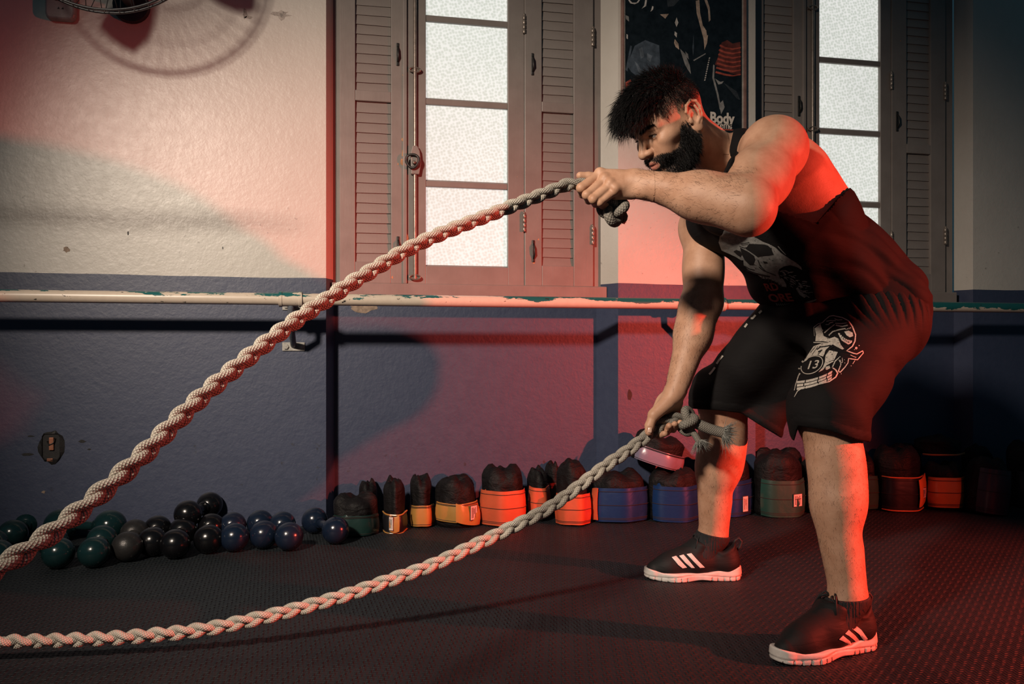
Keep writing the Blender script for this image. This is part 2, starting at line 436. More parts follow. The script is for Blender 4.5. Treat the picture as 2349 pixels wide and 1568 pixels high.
# ------------------------------------------------------------------ fixtures on the wall
def mat_rail():
    t = NT('chipped_rail_paint'); p = t.coord('Object'); s = t.sep(p)
    n = t.noise(t.mapping(p, (7, 20, 26)), 1.0, 6, 0.68); n2 = t.noise(p, 60, 3, 0.6)
    # the old green coat shows first along the top, where hands rub
    topness = t.math('MULTIPLY', t.math('SUBTRACT', s[2], 0.858), 8.5)
    along = t.math('MULTIPLY', t.math('SUBTRACT', s[0], 0.6), 0.070)
    w = t.math('ADD', t.math('ADD', n, topness), along)
    chip = t.ramp(w, [(0.615, 0.0), (0.63, 1.0)])
    bare = t.ramp(t.noise(t.mapping(p, (16, 30, 30)), 1.3, 4, 0.7), [(0.655, 0.0), (0.665, 1.0)])
    c = t.mix(t.math('MULTIPLY', n2, 0.5), (0.62, 0.53, 0.43), (0.42, 0.34, 0.27))
    c = t.mix(chip, c, (0.012, 0.105, 0.105))
    c = t.mix(bare, c, (0.025, 0.022, 0.02))
    h = t.math('SUBTRACT', 1.0, t.math('MAXIMUM', chip, bare))
    return t.fin(c, 0.34, t.bump(h, 0.6, 0.0012), spec=0.5)
M['rail'] = mat_rail()
M['bracket'] = plain('bracket_paint', (0.36, 0.35, 0.32), 0.45, nscale=70, nvar=0.3)
M['pipe_grey'] = plain('bracket_pipe_paint', (0.10, 0.11, 0.13), 0.45, nscale=70)

YR, ZR, RR = 3.08, 0.859, 0.0215
rail = empty('wall_rail', (0.4, YR, ZR - RR))
tag(rail, 'cream painted pipe handrail with chipped green undercoat running along the wall', 'handrail')
MB().tube([(x, YR, ZR) for x in np.linspace(-3.1, 4.9, 60)], RR, 20).build('pipe', M['rail'], rail, smooth='auto')
def rail_bracket(px):
    x = X(px, YR)
    MB().lathe([(RR + 0.001, -0.042), (RR + 0.007, -0.040), (RR + 0.007, -0.030), (RR + 0.005, -0.028), (RR + 0.005, 0.028), (RR + 0.007, 0.030), (RR + 0.007, 0.040), (RR + 0.001, 0.042)], 24, (x, YR, ZR), 'x') \
        .build('pipe_fitting', M['rail'], rail, smooth='auto')
    MB().tube([(x, YR, ZR - 0.02), (x, YR + 0.004, ZR - 0.06), (x, YR + 0.09, ZR - 0.125), (x, W0 - 0.02, ZR - 0.160), (x, W0, ZR - 0.166)], 0.0115, 14).build('strut', M['pipe_grey'], rail, smooth='auto')
    MB().tube([(x, YR, ZR - 0.012), (x, W0, ZR - 0.014)], 0.010, 12).build('arm', M['pipe_grey'], rail, smooth='auto')
    for zc in (ZR - 0.014, ZR - 0.170):
        pl = MB().box(x - 0.042, x + 0.042, W0 - 0.006, W0, zc - 0.0165, zc + 0.0165).build('wall_plate', M['bracket'], rail, bevel=0.002)
        for sx in (-0.028, 0.028):
            MB().lathe([(0.0105, 0.0), (0.0105, -0.006), (0.009, -0.007)], 6, (x + sx, W0 - 0.006, zc), 'y').build('bolt', M['bracket'], pl)
rail_bracket(667); rail_bracket(1640); rail_bracket(-260); rail_bracket(2800)

# patch of bare plaster below the first sill, with a screw hole
def blob(cx, cz, rx, rz, n=22, jit=0.18, seed=1):
    g = random.Random(seed)
    return [(cx + rx * math.cos(a) * (1 + g.uniform(-jit, jit)), cz + rz * math.sin(a) * (1 + g.uniform(-jit, jit))) for a in np.linspace(0, 2 * math.pi, n, endpoint=False)]
M['plaster'] = plain('bare_plaster', (0.27, 0.20, 0.15), 0.85, nscale=60, nvar=0.4, bump=0.6)
M['black'] = plain('flat_black', (0.012, 0.011, 0.011), 0.6, nscale=60, nvar=0.5, bump=0.6)
cx, cz = X(835, W1), Z(835, 700, W1)
pp = MB().prism(blob(cx, cz, 0.054, 0.028, seed=3), W1 - 0.0012, W1 + 0.002).build('plaster_patch', M['plaster'], wb)
MB().lathe([(0.006, -0.0018), (0.006, 0.001)], 10, (cx + 0.004, W1, cz + 0.006), 'y').build('screw_hole', M['black'], pp)

# broken outlet opening in the blue wall, rim and back coloured black
cx, cz = X(118, W0), Z(118, 1024, W0)
jb = empty('wall_outlet', (cx, W0, cz - 0.055)); tag(jb, 'broken black outlet opening in the blue wall at far left', 'outlet')
outer, inner = blob(cx, cz, 0.043, 0.060, 20, 0.12, 5), [(cx + 0.030 * math.copysign(min(1, abs(math.cos(a)) * 1.35), math.cos(a)), cz + 0.047 * math.copysign(min(1, abs(math.sin(a)) * 1.35), math.sin(a))) for a in np.linspace(0, 2 * math.pi, 20, endpoint=False)]
m_ = MB(); n_ = 20
m_.add([(x, W0 - 0.001, z) for x, z in outer] + [(x, W0 - 0.007, z) for x, z in inner] + [(x, W0 - 0.002, z) for x, z in [(cx + (x - cx) * .92, cz + (z - cz) * .94) for x, z in inner]],
       [(i, (i + 1) % n_, n_ + (i + 1) % n_, n_ + i) for i in range(n_)] + [(n_ + i, n_ + (i + 1) % n_, 2 * n_ + (i + 1) % n_, 2 * n_ + i) for i in range(n_)] + [tuple(range(2 * n_, 3 * n_))])
m_.build('rim', M['black'], jb)
MB().tube([(cx - 0.012, W0 - 0.004, cz + 0.02), (cx - 0.004, W0 - 0.012, cz + 0.008), (cx + 0.008, W0 - 0.009, cz + 0.012), (cx + 0.014, W0 - 0.003, cz + 0.03)], 0.003, 6).build('wire', M['iron'], jb, smooth=True)
M['copper'] = plain('old_brass', (0.35, 0.14, 0.08), 0.5, 0.3)
MB().box(cx - 0.006, cx + 0.010, W0 - 0.010, W0 - 0.002, cz - 0.012, cz + 0.034).build('terminal', M['copper'], jb, bevel=0.002)
MB().box(cx - 0.014, cx + 0.006, W0 - 0.006, W0 - 0.001, cz - 0.052, cz - 0.042).build('clip', M['copper'], jb, bevel=0.001)
# small dark marks where plates were screwed on, and paint flakes
for (px, py, rx, rz, Y, mt) in ((188, 1012, .012, .005, W0, 'black'), (62, 1042, .018, .005, W0, 'black'), (70, 1000, .012, .003, W0, 'black'), (205, 1030, .006, .003, W0, 'black'), (1444, 907, .010, .022, W0, 'black'),
                            (294, 535, .0028, .008, W0, 'black'), (511, 568, .002, .005, W0, 'black'), (100, 1128, .006, .005, W0, 'plaster'), (152, 572, .010, .010, W0, 'plaster')):
    MB().prism(blob(X(px, Y), Z(px, py, Y), rx, rz, 12, 0.35, px), Y - 0.0008, Y + 0.001).build('paint_chip', M[mt], wb)
# pencil-grey rub marks high on the wall
M['grey_rub'] = plain('grey_rub', (0.30, 0.27, 0.24), 0.6, nscale=120, nvar=0.5)
for (px, py, rx, rz, sd) in ((645, 34, .028, .016, 2), (562, 30, .010, .018, 8), (570, 40, .012, .006, 11)):
    MB().prism(blob(X(px, W0), Z(px, py, W0), rx, rz, 16, 0.5, sd), W0 - 0.0005, W0 + 0.001).build('rub_mark', M['grey_rub'], wb)

# ------------------------------------------------------------------ fan control box
bx, bz0 = X(144, W0), Z(144, 52, W0)
sb = empty('fan_control', (bx, W0, bz0)); tag(sb, 'pale grey plastic fan control box on the wall behind the fan', 'control box')
M['ctl'] = plain('aged_plastic', (0.20, 0.21, 0.21), 0.35, nscale=25)
w_, h_ = 0.050, 0.19
MB().prism([(bx - w_, bz0 + h_), (bx - w_, bz0 + 0.02), (bx - w_ * .92, bz0 + 0.008), (bx - w_ * .75, bz0), (bx + w_ * .75, bz0), (bx + w_ * .92, bz0 + 0.008), (bx + w_, bz0 + 0.02), (bx + w_, bz0 + h_)], W0 - 0.034, W0).build('case', M['ctl'], sb, bevel=0.008, segs=3)
MB().lathe([(0.020, 0), (0.020, -0.004), (0.015, -0.012), (0.014, -0.016), (0.0, -0.0165)], 20, (bx - 0.010, W0 - 0.034, bz0 + 0.085), 'y').build('dial', M['pipe_grey'], sb, smooth='auto')
for dx in (-0.004, 0.010):
    MB().prism([(bx + dx - 0.004, bz0 + 0.036), (bx + dx + 0.004, bz0 + 0.036), (bx + dx + 0.001, bz0 + 0.044)], W0 - 0.0348, W0 - 0.033).build('mark', M['black'], sb)

# ------------------------------------------------------------------ wall fan
fc = on_wall(237, -207, 2.90); FRr = 0.330
fan = empty('wall_fan', (fc[0], W0, fc[2])); tag(fan, 'black wire-caged wall fan at the top left corner', 'fan')
M['fanwire'] = plain('black_enamel_wire', (0.02, 0.022, 0.025), 0.4, 0.2)
M['fanblade'] = plain('dark_fan_blade', (0.03, 0.034, 0.04), 0.35)
fx, fy, fz = fc
def ring(r, y, tr, name, nn=72):
    MB().tube([(fx + r * math.cos(a), y, fz + r * math.sin(a)) for a in np.linspace(0, 2 * math.pi, nn, endpoint=False)], tr, 6, closed=True).build(name, M['fanwire'], fan, smooth=True)
ring(FRr, fy - 0.018, 0.0042, 'cage_ring'); ring(FRr - 0.004, fy + 0.020, 0.0042, 'cage_ring'); ring(0.10, fy - 0.085, 0.003, 'cage_ring'); ring(0.22, fy - 0.066, 0.0022, 'cage_ring')
w0 = None
for k in range(44):
    a = 2 * math.pi * k / 44
    if w0 is None:
        w0 = MB().tube([(0.09, -0.085, 0), (0.16, -0.082, 0), (0.24, -0.064, 0), (0.30, -0.040, 0), (FRr, -0.016, 0), (FRr - 0.003, 0.020, 0), (0.26, 0.060, 0), (0.12, 0.085, 0)], 0.0014, 5).build('cage_wire', M['fanwire'], None, smooth=True)
        o = w0
    else:
        o = bpy.data.objects.new('cage_wire', w0.data); col.objects.link(o)
    o.location = (fx, fy, fz); o.rotation_euler = (0, a, 0); put_under(o, fan)
for k in range(3):
    a0 = 2 * math.pi * k / 3 + math.radians(115); V = []; NR, NA = 9, 9
    for i in range(NR):
        r = 0.05 + 0.235 * i / (NR - 1); half = 0.24 + 0.18 * math.sin(math.pi * min(1, i / (NR - 1) * 0.95))
        for j in range(NA):
            t_ = -1 + 2 * j / (NA - 1); a = a0 + half * t_
            V.append((fx + r * math.cos(a), fy - 0.02 + 0.028 * t_, fz + r * math.sin(a)))
    b = MB().add(V, [(i * NA + j, i * NA + j + 1, (i + 1) * NA + j + 1, (i + 1) * NA + j) for i in range(NR - 1) for j in range(NA - 1)]).build('blade', M['fanblade'], fan, smooth=True)
    sm = b.modifiers.new('thickness', 'SOLIDIFY'); sm.thickness = 0.003
MB().lathe([(0.0, -0.072), (0.045, -0.070), (0.055, -0.055), (0.055, 0.0), (0.075, 0.015), (0.085, 0.05), (0.085, 0.12), (0.06, 0.16), (0.0, 0.162)], 28, (fx, fy, fz), 'y').build('motor', M['fanwire'], fan, smooth='auto')
MB().tube([(fx, fy + 0.14, fz), (fx, fy + 0.16, fz - 0.10), (fx, fy + 0.24, fz - 0.16), (fx, W0 - 0.01, fz - 0.16)], 0.020, 14).build('bracket_arm', M['fanwire'], fan, smooth='auto')
MB().lathe([(0.065, 0.0), (0.062, -0.02), (0.03, -0.03)], 24, (fx, W0, fz - 0.16), 'y').build('wall_flange', M['fanwire'], fan, smooth='auto')

# ------------------------------------------------------------------ poster
px0, px1 = 1431, 1704
YP = W0 - 0.012
pxa, pxb = X(px0, YP), X(px1, YP); pzb = Z(1560, 303, YP); pzt = pzb + 1.05
po = empty('framed_poster', ((pxa + pxb) / 2, W0, pzb - 0.02)); tag(po, 'dark framed fitness poster with white lettering, hanging behind the head of the man', 'poster')
M['pframe'] = plain('poster_frame_wood', (0.20, 0.11, 0.09), 0.4, nscale=30)
M['pinner'] = plain('poster_inner_edge', (0.32, 0.29, 0.26), 0.35, nscale=30)
def pmat(name, c, r=0.3): return plain(name, c, r, nscale=35, nvar=0.45, bump=0.02)
MB().box(pxa, pxb, YP, W0, pzb, pzt).build('sheet', pmat('poster_black', (0.007, 0.010, 0.013)), po)
fr = MB()
for (a, b, z0, z1) in ((pxa - 0.010, pxa, pzb - 0.012, pzt + 0.012), (pxb, pxb + 0.014, pzb - 0.012, pzt + 0.012)): fr.box(a, b, W0 - 0.020, W0, z0, z1)
fr.box(pxa, pxb, W0 - 0.020, W0, pzb - 0.012, pzb).box(pxa, pxb, W0 - 0.020, W0, pzt, pzt + 0.012).build('frame', M['pframe'], po, bevel=0.002)
for xe in (pxa, pxb - 0.004): MB().box(xe, xe + 0.004, W0 - 0.017, W0, pzb, pzt).build('inner_edge', M['pinner'], po)
ILLU = [0]
def pshape(pts, mat, name='print_shape'):
    ILLU[0] += 1
    y = YP - 0.0004 - 0.00002 * ILLU[0]
    P = [(X(a, YP), Z(a, b, YP)) for a, b in pts]
    MB().prism(P, y, YP + 0.001).build(name, mat, po)
pm_blue = pmat('print_slate', (0.050, 0.064, 0.082)); pm_blue2 = pmat('print_slate_light', (0.10, 0.12, 0.145)); pm_skin = pmat('print_skin', (0.36, 0.27, 0.21)); pm_red = pmat('print_red', (0.30, 0.060, 0.040))
pm_grey = pmat('print_grey', (0.19, 0.185, 0.18)); pm_dred = pmat('print_dark_red', (0.10, 0.026, 0.02)); pm_lite = pmat('print_light', (0.46, 0.43, 0.40)); pm_dk = pmat('print_dark', (0.03, 0.035, 0.04))
pshape([(1456, 105), (1480, 92), (1512, 104), (1514, 140), (1512, 170), (1470, 182), (1448, 165), (1438, 150)], pm_blue)
for pts in ([(1466, 112), (1473, 108), (1478, 130), (1470, 135)], [(1484, 122), (1496, 128), (1492, 142), (1484, 136)], [(1455, 140), (1462, 146), (1474, 166), (1466, 168)]): pshape(pts, pm_blue2)
pshape([(1435, 160), (1446, 104), (1450, 106), (1439, 164)], pm_blue)
pshape([(1433, 190), (1446, 182), (1452, 192), (1434, 204)], pm_red)
# arms and bright contours of the figures
for pts, mt in (([(1596, 2), (1604, 0), (1606, 30), (1612, 58), (1620, 70), (1622, 84), (1616, 96), (1612, 82), (1606, 60), (1598, 30)], pm_skin),
                ([(1616, 0), (1622, 0), (1628, 18), (1630, 46), (1626, 50), (1624, 22)], pm_skin), ([(1614, 88), (1624, 80), (1622, 98), (1616, 114)], pm_skin),
                ([(1552, 40), (1556, 52), (1552, 62), (1548, 52)], pm_lite), ([(1548, 72), (1553, 76), (1552, 86), (1547, 80)], pm_lite),
                ([(1548, 90), (1556, 100), (1558, 114), (1550, 108), (1546, 98)], pm_skin), ([(1560, 112), (1572, 124), (1582, 150), (1585, 170), (1578, 160), (1572, 150), (1566, 132)], pm_grey),
                ([(1572, 118), (1578, 124), (1580, 136), (1574, 130)], pm_grey), ([(1514, 33), (1534, 32), (1526, 43)], pm_skin), ([(1530, 0), (1558, 0), (1546, 14), (1532, 16)], pm_dk),
                ([(1441, 0), (1446, 8), (1456, 10), (1464, 6), (1468, 0), (1465, 0), (1460, 6), (1450, 6), (1444, 0)], pm_lite), ([(1480, 0), (1484, 0), (1482, 14), (1472, 20), (1478, 12)], pm_lite),
                ([(1496, 14), (1499, 15), (1498, 22), (1492, 27), (1494, 22)], pm_lite), ([(1434, 34), (1442, 38), (1443, 50), (1436, 44)], pm_grey), ([(1437, 78), (1440, 80), (1440, 90), (1437, 88)], pm_lite),
                ([(1588, 110), (1591, 80), (1592, 110), (1590, 128)], pm_blue), ([(1590, 138), (1618, 122), (1619, 124), (1592, 140)], pm_grey)): pshape(pts, mt)
pshape([(1655, 98), (1668, 92), (1680, 100), (1698, 96), (1699, 172), (1676, 168), (1660, 158), (1640, 148), (1648, 128)], pm_dred)
for k in range(7):
    y0 = 100 + 10.2 * k
    pshape([(1652 - 1.6 * k, y0 + 2), (1664, y0 + 8), (1682, y0 + 11), (1699, y0 + 8), (1699, y0 + 11), (1680, y0 + 14.5), (1662, y0 + 12), (1650 - 1.6 * k, y0 + 6)], pm_red)
pshape([(1636, 148), (1639, 150), (1638, 178), (1648, 216), (1654, 250), (1651, 251), (1644, 216), (1634, 178)], pm_grey)
pshape([(1640, 180), (1652, 188), (1660, 186), (1656, 192), (1648, 194)], pm_grey); pshape([(1650, 238), (1658, 230), (1662, 246), (1654, 262)], pm_grey)
pshape([(1660, 190), (1690, 210), (1698, 230), (1690, 226)], pm_dk)
for k in range(11): pshape([(1626.5 - 1.05 * k, 132 + 5 * k), (1629 - 1.05 * k, 132 + 5 * k), (1628 - 1.05 * k, 135 + 5 * k), (1625.5 - 1.05 * k, 135 + 5 * k)], pm_lite)
M['letters'] = plain('print_white', (0.55, 0.49, 0.43), 0.4, nscale=50, nvar=0.1)
ud = (1, 0, 0); zd = (0, 0, 1)
text_mesh('lettering', 'Body', 0.064, M['letters'], po, (X(1628, YP), YP - 0.002, Z(1628, 281, YP)), ud, zd, offset=0.0022, width=0.84)
text_mesh('lettering', 'Systems', 0.044, M['letters'], po, (X(1622, YP), YP - 0.002, Z(1622, 293, YP)), ud, zd, offset=0.0003, width=0.80)
pshape([(1660, 296), (1700, 298), (1700, 300.5), (1660, 298.5)], pm_red)
# ------------------------------------------------------------------ round-headed dumbbells along the wall
def mat_dumb(name, c, rough=0.3, worn=0.15, metal=0.0, b=0.25):
    t = NT(name); p = t.coord('Object')
    n = t.noise(p, 30, 5, 0.7); ch = t.ramp(t.noise(p, 55, 4, 0.7), [(0.62, 0.0), (0.72, 1.0)])
    base = t.mix(n, tuple(x * 0.7 for x in c), tuple(x * 1.25 for x in c))
    base = t.mix(t.math('MULTIPLY', ch, worn), base, (0.22, 0.21, 0.20))
    return t.fin(base, t.math('ADD', rough - 0.08, t.math('MULTIPLY', n, 0.16)), t.bump(t.noise(p, 70, 4, 0.6), b, 0.0012), metal, 0.5)
M['db_green'] = mat_dumb('green_enamel', (0.006, 0.022, 0.024), 0.17, 0.25)
M['db_black'] = mat_dumb('black_enamel', (0.004, 0.004, 0.005), 0.20, 0.1)
M['db_blue'] = mat_dumb('navy_enamel', (0.007, 0.013, 0.028), 0.19, 0.12)
M['db_bare'] = mat_dumb('bare_cast_iron', (0.035, 0.034, 0.034), 0.36, 0.6, 0.5, 0.9)
def dumbbell(p_front, p_back, mat, label, r=0.0475, zf=None, zb=None):
    a = np.array([p_front[0], p_front[1], zf or r]); b = np.array([p_back[0], p_back[1], zb or r])
    mid = (a + b) / 2; ax = b - a; L = np.linalg.norm(ax); ax /= L
    root = empty('dumbbell', (mid[0], mid[1], min(a[2], b[2]) - r)); tag(root, label, 'dumbbell', 'round-headed dumbbells lined up on the floor along the wall')
    q = Vector(ax).to_track_quat('Z', 'Y').to_matrix().to_4x4()
    for c, s in ((a, 1), (b, -1)):
        prof = [(r * math.cos(t_), s * r * math.sin(t_) * (0.99 if t_ > 0 else 1.0)) for t_ in np.linspace(-math.pi / 2 * 0.985, math.pi / 2 * 0.80, 22)]
        prof += [(0.022, s * r * 0.98), (0.018, s * r * 1.12)]
        h = MB().lathe(prof, 32).build('head', mat, None, smooth='auto')
        h.matrix_world = Matrix.Translation(c) @ q
        loc, rot, _ = h.matrix_world.decompose(); h.location = loc; h.rotation_euler = rot.to_euler(); put_under(h, root)
    hl = L / 2 - r * 0.85
    hd = MB().lathe([(0.0135, -hl), (0.015, -hl * 0.6), (0.0165, 0), (0.015, hl * 0.6), (0.0135, hl)], 18).build('handle', mat, None, smooth='auto')
    m_ = Matrix.Translation(mid) @ q; loc, rot, _ = m_.decompose(); hd.location = loc; hd.rotation_euler = rot.to_euler(); put_under(hd, root)
    return root
def lv(px, py, z=0.05): return on_level(px, py, z)
def pair(f, b, L=0.185):
    a = lv(*f); c = lv(*b); v = c - a; v[2] = 0; v = v / np.linalg.norm(v) * L
    return a, a + v
DB = [((29, 1222), (65, 1198), 'db_green', 'green round-headed dumbbell at the far left edge, partly cut off'),
      ((-6, 1271), (-22, 1236), 'db_green', 'green round-headed dumbbell lying in front of the leftmost one'),
      ((134, 1266), (120, 1238), 'db_green', 'green round-headed dumbbell lying under the sloping rope near the left edge'),
      ((216, 1264), (236, 1232), 'db_green', 'green round-headed dumbbell left of the bare grey iron one'),
      ((292, 1251), (312, 1216), 'db_bare', 'worn bare grey iron dumbbell with a speckled shine'),
      ((350, 1240), (362, 1210), 'db_black', 'black dumbbell just right of the bare grey iron one'),
      ((402, 1245), (424, 1208), 'db_black', 'black dumbbell under the one that lies on top'),
      ((478, 1234), (484, 1206), 'db_black', 'black dumbbell right of the one lying on top, beside the navy ones'),
      ((538, 1230), (533, 1199), 'db_blue', 'navy blue dumbbell next to the last black one'),
      ((605, 1224), (596, 1196), 'db_blue', 'second navy blue dumbbell from the black ones'),
      ((663, 1228), (646, 1198), 'db_blue', 'third navy blue dumbbell from the black ones'),
      ((770, 1214), (716, 1189), 'db_blue', 'navy blue dumbbell lying sideways beside the green ankle weight')]
for f, b, mt, lab in DB:
    a, c = pair(f, b, 0.20 if mt != 'db_green' else 0.18)
    dumbbell(a, c, M[mt], lab)
# bigger green one behind, and the black one lying across two others
a = lv(252, 1206, 0.056); dumbbell(a, a + np.array([-0.175, 0.055, 0]), M['db_green'], 'largest green round-headed dumbbell, behind the bare grey iron one', 0.056)
a = wpt(431, 1178, 2.92); dumbbell(a, a + np.array([0.05, 0.16, 0]), M['db_black'], 'black dumbbell lying on top of two other dumbbells', 0.0475, a[2], a[2])

# ------------------------------------------------------------------ rolled ankle weights
def vinyl(name, c, rough=0.28):
    if name in M: return M[name]
    t = NT(name); p = t.coord('Object')
    n = t.noise(p, 14, 4, 0.6); cr = t.noise(p, 9, 3, 0.55, 0.8)
    base = t.mix(n, tuple(x * 0.78 for x in c), tuple(min(1, x * 1.12) for x in c))
    M[name] = t.fin(base, rough, t.bump(cr, 0.55, 0.006), spec=0.5); return M[name]
vinyl('v_orange', (0.52, 0.095, 0.04)); vinyl('v_yellow', (0.38, 0.19, 0.048)); vinyl('v_green', (0.022, 0.065, 0.050)); vinyl('v_dgreen', (0.010, 0.030, 0.026)); vinyl('v_blue', (0.008, 0.030, 0.105))
vinyl('v_lilac', (0.20, 0.17, 0.24)); vinyl('v_dred', (0.10, 0.020, 0.016)); vinyl('v_black', (0.010, 0.010, 0.012), 0.33); vinyl('v_purple', (0.040, 0.022, 0.034)); vinyl('v_amber', (0.60, 0.19, 0.05))
M['stitch'] = plain('dark_thread', (0.02, 0.012, 0.010), 0.7, nscale=300)
M['tagpaper'] = plain('white_label', (0.62, 0.52, 0.46), 0.5, nscale=30, nvar=0.08)
M['tagink'] = plain('label_ink', (0.06, 0.045, 0.045), 0.6)
def mat_bag():
    t = NT('black_nylon'); p = t.coord('Object')
    n = t.noise(p, 25, 5, 0.65, 0.6); w = t.noise(t.mapping(p, (12, 12, 30)), 1.0, 4, 0.6, 1.0)
    c = t.mix(n, (0.0035, 0.003, 0.0035), (0.008, 0.007, 0.0075))
    return t.fin(c, 0.62, t.bump(t.math('ADD', n, t.math('MULTIPLY', w, 2.0)), 0.8, 0.007), spec=0.22)
M['bag'] = mat_bag()

def ankle_weight(px0, px1, base_y, band_top, top_y, color, label, Yoff=0.0, z0=0.0, depth=0.0855, band=(0.04, 0.93), arc=(205, 335), tilt=(0, 0, 0), flap=None, label_at=None, trim=None, seed=0, inner=True):
    """a weighted cuff rolled up on its side: lumpy black roll, coloured outer strap, stitching, label"""
    g = random.Random(seed)
    pc = (px0 + px1) / 2
    if z0 == 0: fr = on_level(pc, base_y, 0.0)
    else: fr = on_wall(pc, base_y, 3.04)
    Yf = fr[1] + Yoff
    xa, xb = X(px0, Yf), X(px1, Yf); hw = (xb - xa) / 2 - 0.009; cxx = (xa + xb) / 2
    zb = z0; zt = float(on_wall(pc, top_y, Yf + depth * 0.6)[2]); zband = float(on_wall(pc, band_top, Yf)[2]) if band_top else zb
    H = max(zt - zb, 0.06); Hb = zband - zb
    cy = Yf + depth
    root = empty('ankle_weight', (cxx, cy, zb)); tag(root, label, 'ankle weight', 'rolled ankle weights piled along the wall')
    # lumpy black roll
    NA, NZ = 40, 14; V = []
    ph = [g.uniform(0, 6.28) for _ in range(6)]
    for i in range(NZ):
        t_ = i / (NZ - 1); z = H * t_
        env = (1 - 0.05 * t_) * (1 - max(0, (t_ - 0.80) / 0.20) ** 2.2 * 0.30) * (1 + 0.05 * t_) * (0.94 + 0.06 * min(1, t_ / 0.08))
        for k in range(NA):
            a = 2 * math.pi * k / NA
            lump = 1 + 0.035 * math.sin(5 * a + ph[0] + 2 * t_) * min(1, t_ * 2) + 0.03 * math.sin(9 * a + ph[1]) * t_ + 0.02 * math.sin(3 * a + ph[2] + 9 * t_)
            zz = z + (0.010 * math.sin(2 * a + ph[3]) + 0.006 * math.sin(5 * a + ph[4])) * t_ ** 3
            V.append((hw * 0.97 * env * lump * math.cos(a), depth * 0.97 * env * lump * math.sin(a), zz))
    Fc = [(i * NA + k, i * NA + (k + 1) % NA, (i + 1) * NA + (k + 1) % NA, (i + 1) * NA + k) for i in range(NZ - 1) for k in range(NA)]
    # gathered mouth
    o = (NZ - 1) * NA; V2 = []
    zm = max(v_[2] for v_ in V[o:])
    for s_, dz in ((0.70, 0.006), (0.36, -0.006), (0.06, -0.022)):
        for k in range(NA):
            x, y, z = V[o + k]; a = 2 * math.pi * k / NA
            V2.append((x * s_, y * s_, z * s_ + H * (1 - s_) + dz + 0.004 * s_ * math.sin(6 * a + ph[5])))
    n0 = len(V); V += V2
    Fc += [(o + k, o + (k + 1) % NA, n0 + (k + 1) % NA, n0 + k) for k in range(NA)]
    for j in range(2): Fc += [(n0 + j * NA + k, n0 + j * NA + (k + 1) % NA, n0 + (j + 1) * NA + (k + 1) % NA, n0 + (j + 1) * NA + k) for k in range(NA)]
    Fc += [tuple(n0 + 2 * NA + k for k in range(NA)), tuple(range(NA))[::-1]]
    MT = Matrix.Translation((cxx, cy, zb)) @ Matrix.Rotation(tilt[2], 4, 'Z') @ Matrix.Rotation(tilt[1], 4, 'Y') @ Matrix.Rotation(tilt[0], 4, 'X')
    def put(mb, name, mat, par, smooth='auto', **kw):
        mb.v = [tuple(MT @ Vector(p)) for p in mb.v]
        return mb.build(name, mat, par, smooth=smooth, **kw)
    put(MB().add(V, Fc), 'roll', M['bag'], root, True)
    def ringpt(a, off, z): return ((hw * 1.0 + off) * math.cos(a), (depth * 1.0 + off) * math.sin(a), z)
    if band_top:
        a0, a1 = math.radians(arc[0]), math.radians(arc[1])
        if a1 < a0: a1 += 2 * math.pi
        n = 30; zl, zh = Hb * band[0], Hb * 1.0
        sag = g.uniform(-0.006, 0.006)
        def strip(a0, a1, zl, zh, off, name, mat, par, dz0=0.0, dz1=0.0, th=0.0025):
            V = []; 
            for i in range(n):
                t_ = i / (n - 1); a = a0 + (a1 - a0) * t_; dz = dz0 + (dz1 - dz0) * t_ + sag * math.sin(math.pi * t_)
                bulge = 0.003 * math.sin(3.1 * a * 2 + ph[0])
                for zz, oo in ((zl, 0.003), ((zl * 2 + zh) / 3, 0.007), ((zl + 2 * zh) / 3, 0.006), (zh, 0.001)):
                    V.append(ringpt(a, off + oo + bulge, zz + dz))
            for i in range(n):
                t_ = i / (n - 1); a = a0 + (a1 - a0) * t_; dz = dz0 + (dz1 - dz0) * t_ + sag * math.sin(math.pi * t_)
                bulge = 0.003 * math.sin(3.1 * a * 2 + ph[0])
                for zz, oo in ((zl, 0.003), ((zl * 2 + zh) / 3, 0.007), ((zl + 2 * zh) / 3, 0.006), (zh, 0.001)):
                    V.append(ringpt(a, off + oo + bulge - th, zz + dz))
            N = n * 4; Fc = []
            for i in range(n - 1):
                for j in range(3):
                    p = i * 4 + j; Fc += [(p, p + 4, p + 5, p + 1), (N + p, N + p + 1, N + p + 5, N + p + 4)]
                Fc += [(i * 4, N + i * 4, N + i * 4 + 4, i * 4 + 4), (i * 4 + 3, i * 4 + 7, N + i * 4 + 7, N + i * 4 + 3)]
            for e in (0, (n - 1) * 4): Fc += [(e + j, e + j + 1, N + e + j + 1, N + e + j) for j in range(3)]
            st = put(MB().add(V, Fc), name, mat, par)
            return st
        st = strip(a0, a1, zl, zh, 0.006, 'strap', M[color], root)
        def stitch(frac, off=0.006):
            pts = []
            for i in range(n):
                t_ = i / (n - 1); a = a0 + (a1 - a0) * t_
                e = 0.003 + 0.004 * (1 - abs(frac * 2 - 1)) * 1.2
                pts.append(ringpt(a, off + e + 0.003 * math.sin(6.2 * a + ph[0]) + 0.0006, zl + (zh - zl) * frac + sag * math.sin(math.pi * t_)))
            put(MB().tube(pts, 0.0011, 4), 'stitching', M['stitch'], st)
        for fr_ in ((0.08, 0.90, 0.95) if Hb < 0.1 else (0.07, 0.11, 0.50, 0.90)): stitch(fr_)
        if inner:   # second turn of the strap standing up behind
            strip(a0 - 0.25, a1 + 0.2, zh * 0.55, zh * 1.05, -0.012, 'inner_turn', M[color], root, 0.004, -0.004)
